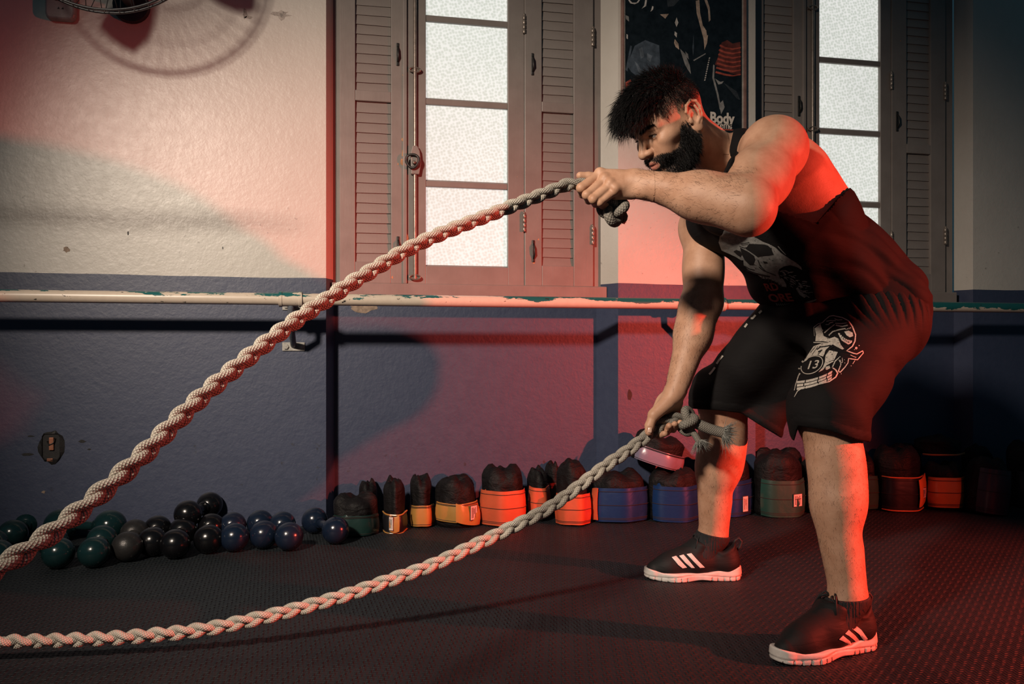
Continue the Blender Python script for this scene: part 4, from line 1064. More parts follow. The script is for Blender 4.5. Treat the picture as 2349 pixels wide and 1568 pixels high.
# regions: head and hands get a finer mesh, everything overlaps by a hair
def head_side(P): return to_head(P)[:, 2] * HS - (-0.105) + 0.55 * np.minimum(to_head(P)[:, 0] * HS + 0.03, 0) * -1.0 * 0      # height above the cut under the chin
def handL_side(P): return C(1475, 0, 1.85)[0] - P[:, 0]
inL = lambda P: (np.linalg.norm(P - C(1400, 425, 1.85), axis=1) < 0.10)
inR = lambda P: (np.linalg.norm(P - C(1525, 950, 2.21), axis=1) < 0.078)
inH = lambda P: (np.linalg.norm(P - hl(0.012, 0, 0.0), axis=1) < 0.158 * HS)
def band(P, c, r): return np.linalg.norm(P - c, axis=1) - r
LC, RC_, HC = C(1400, 425, 1.85), C(1525, 950, 2.21), hl(0.012, 0, 0.0)
def fine_only(c, r):
    return lambda P, H: np.linalg.norm(P - c, axis=1) < r + H * 0.2
def coarse_keep(P, H):
    return (band(P, LC, 0.10) > -H * 0.9) & (band(P, RC_, 0.078) > -H * 0.9) & (band(P, HC, 0.158 * HS) > -H * 0.9)
def coarse_push(P):
    m_ = np.minimum(np.minimum(band(P, LC, 0.10), band(P, RC_, 0.078)), band(P, HC, 0.158 * HS))
    return np.where(m_ < 0.016, -0.0009, 0.0)
import time as _t
_t0 = _t.time()
bp = [mesh_field(body, (0.10, 1.60, 0.02), (1.30, 2.62, 1.42), 0.0054, coarse_keep, coarse_push),
      mesh_field(body, HC - 0.20, HC + 0.20, 0.0020, fine_only(HC, 0.158 * HS)),
      mesh_field(body, LC - 0.14, LC + 0.14, 0.0017, fine_only(LC, 0.10)),
      mesh_field(body, RC_ - 0.12, RC_ + 0.12, 0.0019, fine_only(RC_, 0.078))]
print('body', [len(b[0]) for b in bp], _t.time() - _t0)
BV, BN, BF = join_parts(bp)

# ---- colour masks that belong to the skin itself
q = to_head(BV); hd_mask = np.linalg.norm(BV - HC, axis=1) < 0.17 * HS
xh, yh, zh = q.T
def ss(a, b, x): t = np.clip((x - a) / (b - a), 0, 1); return t * t * (3 - 2 * t)
hair_line = 0.052 + 0.30 * np.maximum(xh - 0.045, 0) * 1.6
fade = ss(0.006, 0.058, zh - 0.012 * np.sin(60 * xh)) * ss(0.064, 0.050, xh - 0.12 * np.maximum(zh - 0.03, 0) * 4)
ear_mask = ss(0.076, 0.079, np.abs(yh)) * ss(0.045, 0.030, np.abs(zh)) * ss(0.045, 0.035, np.abs(xh))
scalp = np.clip(np.maximum(fade, ss(0.066, 0.078, zh)), 0, 1) * (1 - ear_mask) * hd_mask
zline = np.interp(xh, [-0.05, 0.008, 0.013, 0.031, 0.041, 0.056, 0.080, 0.10, 0.12], [-0.05, -0.03, 0.004, 0.010, -0.030, -0.043, -0.043, -0.033, -0.031])
beard = ss(0.004, -0.004, zh - zline) * ss(-0.012, 0.006, xh + 0.22 * (zh + 0.02)) * (1 - ear_mask) * hd_mask
lips = np.clip(1 - ((zh + 0.0525) / 0.0125) ** 2 - (yh / 0.024) ** 2, 0, 1) * (xh > 0.086)
beard *= 1 - ss(0.0, 0.25, lips)
beard *= 1 - ss(0.35, 0.7, np.clip(1 - ((zh + 0.071) / 0.007) ** 2 - ((np.abs(yh) - 0.016) / 0.010) ** 2, 0, 1)) * 0.9
beard *= ss(-0.128, -0.112, zh)
beard *= 1 - 0.85 * ss(-0.022, 0.008, zh)
lipc = ss(0.05, 0.4, lips) * hd_mask
skin_dark = np.maximum(scalp * 0.97, beard * 0.97)

def mat_skin():
    t = NT('skin'); p = t.coord('Object')
    n = t.noise(p, 26, 4, 0.6); f = t.noise(p, 240, 3, 0.6); pores = t.noise(p, 700, 2, 0.5)
    c = t.ramp(n, [(0.3, (0.40, 0.212, 0.130)), (0.7, (0.53, 0.31, 0.205))])
    c = t.mix(t.math('MULTIPLY', t.ramp(f, [(0.60, 0.0), (0.72, 1.0)]), 0.22), c, (0.25, 0.105, 0.07))
    c = t.mix(t.math('MULTIPLY', t.attr('lip'), 0.75), c, (0.36, 0.115, 0.09))
    hn = t.noise(p, 420, 2, 0.6)
    dk = t.math('MULTIPLY', t.attr('hair'), t.ramp(hn, [(0.25, 0.82), (0.6, 1.0)]))
    c = t.mix(dk, c, (0.012, 0.010, 0.010))
    h = t.math('ADD', t.math('MULTIPLY', f, 0.7), t.math('MULTIPLY', pores, 0.5))
    t.b.inputs['Subsurface Weight'].default_value = 0.0
    rg = t.math('ADD', t.math('ADD', 0.45, t.math('MULTIPLY', n, 0.14)), t.math('MULTIPLY', t.attr('hair'), 0.25))
    return t.fin(c, rg, t.bump(h, 0.45, 0.0009), spec=0.38)
M['skin'] = mat_skin()
base_c = (NA + FA) / 2; base_w = c2w(np.array([base_c[0], base_c[1], 0.0]))
man = empty('person', base_w)
tag(man, 'bearded man in black tank top and shorts leaning forward and swinging two ropes', 'person')
field_object('body', BV, BN, BF, M['skin'], man, {'hair': skin_dark, 'lip': lipc})
# ------------------------------------------------------------------ clothes
def to_px(P): return CX + FPX * P[:, 0] / P[:, 1], HZ - FPX * (P[:, 2] - CAMZ) / P[:, 1]
def poly_sd(x, y, poly):
    """signed distance to a polygon, negative inside"""
    d = np.full(len(x), 1e9); s_ = np.ones(len(x)); n = len(poly)
    for i in range(n):
        (ax, ay), (bx, by) = poly[i], poly[i - 1]
        ex, ey = bx - ax, by - ay; wx, wy = x - ax, y - ay
        t = np.clip((wx * ex + wy * ey) / (ex * ex + ey * ey), 0, 1)
        d = np.minimum(d, (wx - ex * t) ** 2 + (wy - ey * t) ** 2)
        c1, c2, c3 = y >= ay, y < by, ex * wy > ey * wx
        flip = (c1 & c2 & c3) | (~c1 & ~c2 & ~c3)
        s_ = np.where(flip, -s_, s_)
    return s_ * np.sqrt(d)
def folds(P, dirs, amp, warp=0.02):
    w = np.zeros(len(P))
    for (dx, dy, dz, fr, ph, am) in dirs:
        d_ = nrm((dx, dy, dz))
        u = P @ d_ + warp * np.sin(P @ np.array([dz, dx, -dy]) * 21 + ph * 3) + 0.5 * warp * np.sin(P @ np.array([dy, dz, dx]) * 37 + ph)
        w += am * (0.5 + 0.5 * np.sin(u * fr + ph)) ** 2.5
    return amp * w
loose = Field()
loose.chain([C(1990, 692, 2.28), C(1925, 632, 2.25), C(1868, 590, 2.23), C(1800, 528, 2.19), C(1735, 474, 2.17), C(1682, 470, 2.18)], [0.124, 0.129, 0.134, 0.130, 0.118, 0.095], 0.05, squash(LAT_T, 0.78))
loose.ell(C(1648, 512, 2.26), (0.07, 0.09, 0.075), RT, 0.04)
loose.ell(C(2035, 690, 2.24), (0.085, 0.15, 0.10), None, 0.05)
loose.ell(C(1805, 655, 2.22), (0.06, 0.13, 0.06), RT, 0.05)
SHIRT = [(1570, 505), (1592, 486), (1640, 466), (1700, 458), (1770, 468), (1792, 484), (1872, 512), (1921, 455), (1950, 430), (2140, 600), (2140, 727), (2098, 714), (2050, 700), (1990, 683), (1930, 694), (1870, 702), (1760, 705), (1700, 700), (1560, 560)]
strap_pts, _ = raycast_px(body, np.interp(np.linspace(0, 1, 22), [0, .25, .5, .75, 1], [1697, 1690, 1682, 1676, 1670]), np.linspace(303, 408, 22), 1.5, 2.4)
def torso_only(P): return smin(trunk(P), head(P), 0.03)
low_pts, _ = raycast_px(torso_only, np.linspace(1668, 1656, 12), np.linspace(415, 492, 12), 1.8, 2.5)
strap_pts = np.concatenate([[strap_pts[0] + np.array([0.016, 0.060, 0.004]), strap_pts[0] + np.array([0.008, 0.028, 0.006])], strap_pts, low_pts])
STRAP = [(1682, 290), (1716, 284), (1704, 318), (1694, 344), (1684, 380), (1676, 414), (1670, 490), (1650, 490), (1664, 413), (1670, 380), (1676, 344), (1680, 318)]
SF = [(0.55, 0.2, 0.8, 70, 0.3, 0.8), (0.35, 0.1, 0.93, 105, 1.9, 0.5), (0.8, -0.1, 0.5, 46, 4.0, 0.8)]
def shirt(P, ctr=None, half=None):
    b = loose(P, ctr, half)
    px, py = to_px(P)
    low = np.clip((px - 1780) / 250, 0, 1)
    b = b + folds(P, SF, 0.0060, 0.012) * (0.15 + 0.85 * low) - 0.002
    b = np.minimum(b, trunk(P, ctr, half) - 0.006)
    b = np.maximum(b, poly_sd(px, py, SHIRT) * P[:, 1] / FPX)
    b = smax(b, -(armR(P, ctr, half) - 0.003), 0.004)
    return b
shortsN, shortsF = Field(), Field()
up_ = np.array([0, 0, 1.0])
shortsN.ell(C(1985, 715, 2.28), (0.130, 0.185, 0.13), None, 0.04).ell(C(2032, 722, 2.24), (0.095, 0.15, 0.12), None, 0.05)
shortsN.rc(NH + np.array([0.01, 0, -0.01]), NK, 0.124, 0.088, 0.05).rc(NK, NK + (NA - NK) * 0.25, 0.088, 0.080, 0.03)
shortsN.rc(C(1960, 800, 2.15), C(1905, 950, 2.00), 0.085, 0.078, 0.05)
shortsN.rc(C(1850, 738, 2.17), C(1965, 735, 2.16), 0.066, 0.085, 0.04)  # extra cloth volume, added to keep the red light off the far forearm
shortsF.rc(FH, FK, 0.122, 0.092, 0.05).rc(FK, FK + (FA - FK) * 0.3, 0.088, 0.082, 0.03)
shortsF.rc(C(1850, 800, 2.33), C(1752, 965, 2.33), 0.085, 0.050, 0.05).rc(C(1752, 965, 2.33), C(1770, 1010, 2.32), 0.05, 0.03, 0.03)
shortsF.rc(C(1800, 740, 2.28), C(1700, 850, 2.30), 0.085, 0.075, 0.05)
HEM = [(1540, 560), (2200, 560), (2200, 1045), (1966, 1009), (1900, 987), (1832, 977), (1822, 1010), (1790, 1003), (1742, 974), (1700, 947), (1640, 940), (1540, 934)]
PF = [(0.5, 0.3, 0.8, 52, 0.8, 0.7), (0.75, -0.1, 0.62, 40, 2.2, 0.9)]
GF = [(0.9, 0.25, 0.15, 260, 1.0, 1.0)]
def shorts(P, ctr=None, half=None):
    px, py = to_px(P)
    a = shortsN(P, ctr, half); b = shortsF(P, ctr, half)
    kk = 0.004 + 0.05 * np.clip((880 - py) / 120, 0, 1)
    d = smin(a, b, kk)
    gather = np.clip((760 - py) / 60, 0, 1) * np.clip((px - 1930) / 60, 0, 1)
    d = d + folds(P, PF, 0.0050, 0.012) * (0.5 + 0.5 * np.clip((py - 740) / 100, 0, 1)) + folds(P, GF, 0.0050, 0.006) * gather - 0.002
    hem = poly_sd(px, py, HEM) * P[:, 1] / FPX
    d = d - 0.0022 * np.clip(1 - np.abs(hem + 0.011) / 0.011, 0, 1) ** 0.5        # folded hem stands a little proud
    return smax(d, hem, 0.003)
_t0 = _t.time()
sv = mesh_field(shirt, (0.40, 1.80, 0.70), (1.25, 2.60, 1.40), 0.0050)
hv = mesh_field(shorts, (0.45, 1.70, 0.36), (1.25, 2.66, 0.92), 0.0050)
print('clothes', len(sv[0]), len(hv[0]), _t.time() - _t0)
def mat_cloth(name, c, rough=0.55, spec=0.35, sheen=0.25):
    t = NT(name); p = t.coord('Object')
    n = t.noise(p, 18, 4, 0.6); w = t.noise(t.mapping(p, (1, 1, 1)), 900, 2, 0.5); cr = t.noise(t.mapping(p, (8, 8, 30), (0.4, 0.5, 0)), 2.0, 4, 0.6, 0.8)
    base = t.mix(n, tuple(x * 0.8 for x in c), tuple(x * 1.25 for x in c))
    m_ = t.fin(base, rough, t.bump(t.math('ADD', t.math('MULTIPLY', w, 0.12), cr), 0.35, 0.004), spec=spec)
    t.b.inputs['Sheen Weight'].default_value = sheen; t.b.inputs['Sheen Roughness'].default_value = 0.4
    return m_
M['jersey'] = mat_cloth('black_jersey', (0.0065, 0.0058, 0.0062), 0.8, 0.12, 0.0); M['short'] = mat_cloth('black_shorts_fabric', (0.0070, 0.0064, 0.0068), 0.78, 0.14, 0.0)
top_o = field_object('tank_top', *sv, M['jersey'], man); sho_o = field_object('shorts', *hv, M['short'], man)

# shoulder strap: a band that lies on collarbone and shoulder and runs down to the front of the top
def body_grad(P, e=0.0012):
    g0 = np.stack([body(P + np.eye(3)[k] * e) - body(P - np.eye(3)[k] * e) for k in range(3)], 1)
    return g0 / (np.linalg.norm(g0, axis=1)[:, None] + 1e-9)
sp_ = np.concatenate([strap_pts[:20], strap_pts[-4:]])
tt = np.concatenate([[0], np.cumsum(np.linalg.norm(np.diff(sp_, axis=0), axis=1))]); uu = np.linspace(0, tt[-1], 60)
sp_ = np.stack([np.interp(uu, tt, sp_[:, k]) for k in range(3)], 1)
for it in range(5):
    sp_[1:-1] = 0.25 * sp_[:-2] + 0.5 * sp_[1:-1] + 0.25 * sp_[2:]
    gN = body_grad(sp_); sp_ = sp_ + gN * np.maximum(0.0035 - body(sp_), -0.004)[:, None]
sp_[1:-1] = 0.25 * sp_[:-2] + 0.5 * sp_[1:-1] + 0.25 * sp_[2:]
gN = body_grad(sp_); gN[1:-1] = 0.25 * gN[:-2] + 0.5 * gN[1:-1] + 0.25 * gN[2:]
tg = np.gradient(sp_, axis=0); sd_ = np.cross(tg, gN); sd_ /= np.linalg.norm(sd_, axis=1)[:, None]
wd = np.interp(np.linspace(0, 1, 60), [0, 0.2, 0.5, 1], [0.017, 0.0135, 0.0105, 0.0105])[:, None]
band_v = []
for off, ku in ((0.0012, -1.0), (0.0028, -0.6), (0.0032, 0.0), (0.0028, 0.6), (0.0012, 1.0), (-0.006, 1.0), (-0.006, -1.0)): band_v.append(sp_ + sd_ * wd * ku + gN * off)
bv = np.stack(band_v, 1).reshape(-1, 3); nb_ = 7
MB().add(c2w(bv), [(i * nb_ + k, i * nb_ + (k + 1) % nb_, (i + 1) * nb_ + (k + 1) % nb_, (i + 1) * nb_ + k) for i in range(59) for k in range(nb_)]).build('strap', M['jersey'], top_o, smooth='auto')

# ------------------------------------------------------------------ prints laid onto the cloth
from mathutils.geometry import delaunay_2d_cdt
def fill_poly(poly, step):
    x0, y0 = np.min(poly, 0); x1, y1 = np.max(poly, 0)
    vs_ = [Vector(p) for p in poly]; n = len(poly)
    gx, gy = np.meshgrid(np.arange(x0 + step / 2, x1, step), np.arange(y0 + step / 2, y1, step))
    gx, gy = gx.ravel(), gy.ravel()
    if len(gx):
        ins = poly_sd(gx, gy, [tuple(p) for p in poly]) < -step * 0.35
        vs_ += [Vector((a, b)) for a, b in zip(gx[ins], gy[ins])]
    r = delaunay_2d_cdt(vs_, [(i, (i + 1) % n) for i in range(n)], [], 1, 1e-4)
    return np.array([tuple(v) for v in r[0]]), [tuple(f) for f in r[2]]
def stroke(pts, w):
    P = np.asarray(pts, float); w = np.full(len(P), w) if np.isscalar(w) else np.asarray(w, float)
    T = np.gradient(P, axis=0); T /= np.linalg.norm(T, axis=1)[:, None] + 1e-9
    Nn_ = np.stack([-T[:, 1], T[:, 0]], 1)
    return np.concatenate([P + Nn_ * w[:, None] / 2, (P - Nn_ * w[:, None] / 2)[::-1]])
class Decal:
    def __init__(s, org, scale, fld, d0, d1, step=4.0): s.o = np.array(org, float); s.s = scale; s.f = fld; s.d = (d0, d1); s.step = step; s.v = []; s.q = []; s.lift = []
    def add2d(s, V, Fc, lift):
        o = sum(len(v) for v in s.v); s.v.append(np.asarray(V, float)); s.lift.append(np.full(len(V), lift)); s.q += [tuple(i + o for i in f) for f in Fc]
    def poly(s, pts, lift=0.0011):
        V, Fc = fill_poly(np.asarray(pts, float) / s.s + s.o, s.step); s.add2d(V, Fc, lift); return s
    def line(s, pts, w, lift=0.0011, sub=3):
        P = np.asarray(pts, float); t = np.linspace(0, len(P) - 1, (len(P) - 1) * sub + 1)
        Q = np.stack([np.interp(t, np.arange(len(P)), P[:, i]) for i in (0, 1)], 1)
        k = len(Q); S = stroke(Q, w if np.isscalar(w) else np.interp(t, np.arange(len(P)), w)) / s.s + s.o
        s.add2d(S, [(i, i + 1, 2 * k - 2 - i, 2 * k - 1 - i) for i in range(k - 1)], lift); return s
    def text(s, body_, size, org, xd, ud, offset=0.0, lift=0.0011):
        cu = bpy.data.curves.new('t', 'FONT'); cu.body = body_; cu.size = 1.0; cu.offset = offset; cu.resolution_u = 3
        ob = bpy.data.objects.new('t', cu); col.objects.link(ob); dg = bpy.context.evaluated_depsgraph_get(); dg.update()
        me_ = bpy.data.meshes.new_from_object(ob.evaluated_get(dg)); col.objects.unlink(ob); bpy.data.objects.remove(ob)
        V = np.array([(v.co.x, v.co.y) for v in me_.vertices]); Fc = [tuple(p.vertices) for p in me_.polygons]
        Q = np.asarray(org, float) + V[:, :1] * size * np.asarray(xd, float) + V[:, 1:2] * size * np.asarray(ud, float)
        s.add2d(Q / s.s + s.o, Fc, lift); return s
    def build(s, name, mat, parent):
        V = np.concatenate(s.v); L = np.concatenate(s.lift)
        P, hit = raycast_px(s.f, V[:, 0], V[:, 1], *s.d, n=90, lift=0.0008)
        q_ = P - np.array([0, 0, CAMZ]); P = P - q_ / np.linalg.norm(q_, axis=1)[:, None] * L[:, None]
        med = np.median(P[hit][:, 1])
        ok = hit & (np.abs(P[:, 1] - med) < 0.30)
        Fc = [f for f in s.q if all(ok[i] for i in f)]
        me_ = bpy.data.meshes.new(name); me_.from_pydata(c2w(P).tolist(), [], Fc); me_.materials.append(mat)
        me_.polygons.foreach_set('use_smooth', np.ones(len(me_.polygons), bool))
        o = bpy.data.objects.new(name, me_); col.objects.link(o); put_under(o, parent); return o
M['pr_grey'] = plain('print_grey_ink', (0.20, 0.20, 0.19), 0.6, nscale=110, nvar=0.35); M['pr_black'] = plain('print_black_ink', (0.006, 0.007, 0.008), 0.6); M['pr_red'] = plain('print_red_ink', (0.32, 0.035, 0.030), 0.6, nscale=80)
M['pr_white'] = plain('print_cream_ink', (0.46, 0.42, 0.36), 0.6, nscale=160, nvar=0.30)
g_ = random.Random(4)
ZO, ZS_ = (1640, 500), 7.127
D1 = Decal(ZO, ZS_, shirt, 1.7, 2.6, 5)
D1.poly([(60, 400), (80, 300), (150, 200), (450, 200), (610, 285), (790, 390), (900, 430), (1000, 490), (1080, 570), (1200, 650), (1330, 730), (1410, 800), (1425, 850), (1340, 800), (1230, 770), (1130, 790), (1060, 830), (1040, 900), (1060, 960), (1120, 1000), (1165, 1080), (1170, 1130), (1100, 1120), (1000, 1050), (900, 1000), (780, 990), (690, 920), (560, 860), (470, 770), (465, 690), (430, 690), (330, 630), (110, 530)])
for k in range(60):
    t_ = g_.random(); x = 1080 + 420 * t_ + g_.uniform(-60, 40); y = 830 + 330 * t_ + g_.uniform(-40, 130)
    a = g_.uniform(-0.2, 0.7); l = g_.uniform(25, 85)
    D1.line([(x, y), (x + l * 0.5 * math.cos(a), y + l * 0.5 * math.sin(a) - 5), (x + l * math.cos(a), y + l * math.sin(a))], g_.uniform(6, 15), sub=1)
D1.line([(1340, 1140), (1400, 1240), (1480, 1290)], 42); D1.line([(1320, 1440), (1500, 1390), (1660, 1330)], [30, 44, 16]); D1.line([(1030, 460), (1090, 530), (1160, 600)], 12)
for k in range(9): D1.line([(1000 + 34 * k, 1395 + g_.uniform(-8, 6)), (1022 + 34 * k, 1425 + g_.uniform(-6, 8))], 15, sub=1)
D1.build('skull_print', M['pr_grey'], top_o)
D2 = Decal(ZO, ZS_, shirt, 1.7, 2.6, 5)
D2.poly([(560, 420), (800, 430), (870, 450), (920, 500), (960, 600), (870, 615), (760, 625), (700, 640), (620, 580), (500, 500)], 0.002)
D2.poly([(410, 480), (560, 560), (640, 620), (660, 680), (630, 770), (570, 770), (490, 690), (440, 600)], 0.002).poly([(780, 705), (850, 715), (870, 740), (810, 745)], 0.002)
D2.poly([(300, 545), (350, 520), (420, 545), (440, 600), (420, 640), (360, 600)], 0.002)
for pts, w in (([(400, 460), (480, 490), (560, 470), (640, 440)], 10), ([(520, 850), (640, 900), (760, 930), (900, 960)], 26), ([(720, 800), (800, 860), (900, 900), (1000, 940)], 14), ([(700, 680), (740, 780), (830, 870)], 12), ([(480, 780), (560, 830), (650, 850)], 12), ([(420, 420), (560, 400)], 8), ([(430, 440), (540, 430)], 7), ([(1060, 830), (1040, 900), (1075, 990)], 18)): D2.line(pts, w, 0.002)
for k in range(7):
    x, y = 760 + 52 * k, 930 + 24 * k; D2.line([(x, y), (x + 14, y + 34), (x + 4, y + 66)], 13, 0.002)
for k in range(46):
    x, y = g_.uniform(520, 1150), g_.uniform(290, 860); D2.line([(x, y), (x + g_.uniform(8, 26), y + g_.uniform(0, 12))], g_.uniform(4, 9), 0.002, 1)
D2.build('print_shading', M['pr_black'], top_o)
D3 = Decal(ZO, ZS_, shirt, 1.7, 2.6, 5)
D3.text('RD', 190, (838, 1190), (0.86, -0.06), (-0.42, -0.88), 0.03).text('ORE', 205, (905, 1368), (0.98, -0.04), (-0.42, -0.86), 0.035)
D3.build('lettering', M['pr_red'], top_o)
ZO2, ZS2 = (1800, 700), 6.819
D4 = Decal(ZO2, ZS2, shorts, 1.6, 2.6, 5)
D4.line([(465, 480), (455, 340), (520, 290), (590, 270), (640, 220), (700, 170), (760, 160), (900, 190), (1000, 240), (1060, 330), (1110, 460), (1100, 560), (1060, 640), (970, 710), (1080, 750), (1130, 760), (1222, 710), (1230, 745), (1140, 850), (1060, 840), (1000, 830), (990, 900), (940, 970), (870, 1045), (840, 1030), (880, 920), (850, 850)], [5, 6, 7, 8, 9, 10, 11, 13, 16, 19, 20, 20, 18, 16, 17, 17, 16, 15, 16, 15, 14, 14, 16, 18, 18, 15, 10])
D4.poly([(470, 360), (560, 290), (590, 400), (610, 480), (700, 520), (780, 490), (840, 520), (880, 620), (930, 680), (900, 690), (820, 650), (700, 580), (600, 560), (480, 560), (490, 450)])
for pts, w in (([(620, 430), (700, 360), (780, 300)], 16), ([(690, 470), (750, 410), (850, 380), (950, 362)], 18), ([(790, 280), (880, 285), (970, 275)], 13), ([(800, 310), (900, 330), (985, 310)], 20), ([(690, 285), (720, 270), (760, 262)], 14), ([(650, 250), (720, 235), (800, 240)], 8), ([(780, 210), (830, 230), (900, 225)], 8), ([(840, 435), (900, 540), (1000, 600), (1045, 575)], [16, 26, 28, 14]), ([(640, 300), (700, 300)], 10), ([(600, 390), (560, 385)], 14),
               ([(150, 1430), (200, 1340), (260, 1300), (500, 1240), (700, 1190), (800, 1120), (830, 1060), (800, 1010), (745, 970), (790, 870), (870, 800)], [8, 14, 15, 16, 18, 20, 22, 20, 18, 18, 12]), ([(870, 850), (880, 900), (905, 890), (900, 820)], 9), ([(1030, 775), (1080, 800), (1120, 815)], 9), ([(1100, 860), (1065, 915)], 9), ([(450, 580), (550, 580), (760, 600)], 14), ([(700, 1050), (745, 1030)], 16)): D4.line(pts, w)
for k in range(8):
    a = k / 7; x, y = 905 + 130 * a - 60 * (1 - a), 430 + 110 * a + 30 * math.sin(3 * a); D4.poly([(x, y), (x + 22, y + 10), (x + 14, y + 40), (x - 4, y + 26)])
D4.poly([(930, 410), (1000, 395), (1062, 425), (1072, 480), (1020, 500), (970, 470)])
for k in range(4): D4.poly([(950 + 24 * k, 370 - 8 * k), (966 + 24 * k, 366 - 8 * k), (964 + 24 * k, 392 - 8 * k)])
D4.poly([(450, 640), (560, 600), (700, 580), (770, 600), (700, 640), (640, 700), (620, 760), (600, 800), (520, 775), (420, 785), (330, 870), (300, 880), (370, 760)])
D4.poly([(640, 780), (700, 700), (830, 730), (800, 800), (760, 880), (650, 940), (600, 1010), (530, 1045), (600, 960), (630, 880)]).poly([(640, 960), (700, 940), (715, 980), (660, 1010), (640, 1000)])
th_ = np.linspace(0, 2 * math.pi, 40)
D4.line([(425 + 168 * math.cos(a) + 25 * math.sin(a) * -1, 930 + 138 * math.sin(a) - 30 * math.cos(a)) for a in th_], 13, sub=1)
D4.line([(225, 1000), (235, 930), (290, 870), (330, 850)], 30).line([(240, 1060), (215, 1100), (170, 1240), (150, 1330)], [22, 16, 12, 8])
D4.text('13', 225, (318, 1000), (0.90, -0.10), (0.28, -0.82), 0.012)
def bil(u, v):   # the brick band under the disc
    A, B, C_, D_ = np.array([175, 1180.]), np.array([750, 1020.]), np.array([170, 1330.]), np.array([745, 1150.])
    return (A * (1 - u) + B * u) * (1 - v) + (C_ * (1 - u) + D_ * u) * v + np.array([0, 34 * math.sin(math.pi * u)])
for r in range(3):
    cuts = [0.02, 0.22, 0.60, 0.84, 1.0] if r % 2 else [0.02, 0.26, 0.62, 0.86, 1.0]
    for i in range(4):
        u0, u1, v0, v1 = cuts[i] + 0.012, cuts[i + 1] - 0.012, (r + 0.12) / 3, (r + 0.88) / 3
        D4.poly([bil(u0, v0), bil((u0 + u1) / 2, v0), bil(u1, v0), bil(u1 - 0.01, v1), bil((u0 + u1) / 2, v1), bil(u0, v1)])
for (x, y, r) in ((1120, 668, 20), (1165, 628, 8), (1092, 690, 6), (1040, 945, 6), (885, 1070, 6), (940, 900, 6), (935, 850, 5)): D4.poly([(x + r * math.cos(a), y + r * math.sin(a)) for a in np.linspace(0, 6.28, 10)[:-1]])
D4.build('skull_print', M['pr_white'], sho_o)
D5 = Decal(ZO2, ZS2, shorts, 1.6, 2.6, 5)
for k in range(60):
    x, y = g_.uniform(470, 880), g_.uniform(330, 980)
    D5.line([(x, y), (x + g_.uniform(6, 22), y + g_.uniform(-8, 12))], g_.uniform(5, 11), 0.002, 1)
for pts, w in (([(500, 690), (560, 650), (640, 640), (720, 625)], 18), ([(520, 730), (580, 700)], 20), ([(400, 740), (470, 660)], 9), ([(430, 770), (520, 640)], 8), ([(640, 770), (690, 690), (760, 640)], 12), ([(690, 880), (780, 850)], 8), ([(520, 770), (590, 690)], 9)): D5.line(pts, w, 0.002)
D5.build('print_shading', M['pr_black'], sho_o)
# white edging down the far leg of the shorts
D6 = Decal((0, 0), 1.0, shorts, 1.7, 2.7, 3)
for pts in ([(1747, 712), (1741, 718)], [(1733, 722), (1726, 730), (1722, 729)], [(1714, 742), (1708, 750)], [(1658, 815), (1650, 824), (1644, 834)], [(1640, 842), (1632, 853), (1627, 858)]): D6.line(pts, 4.5)
D6.build('side_trim', M['pr_white'], sho_o)

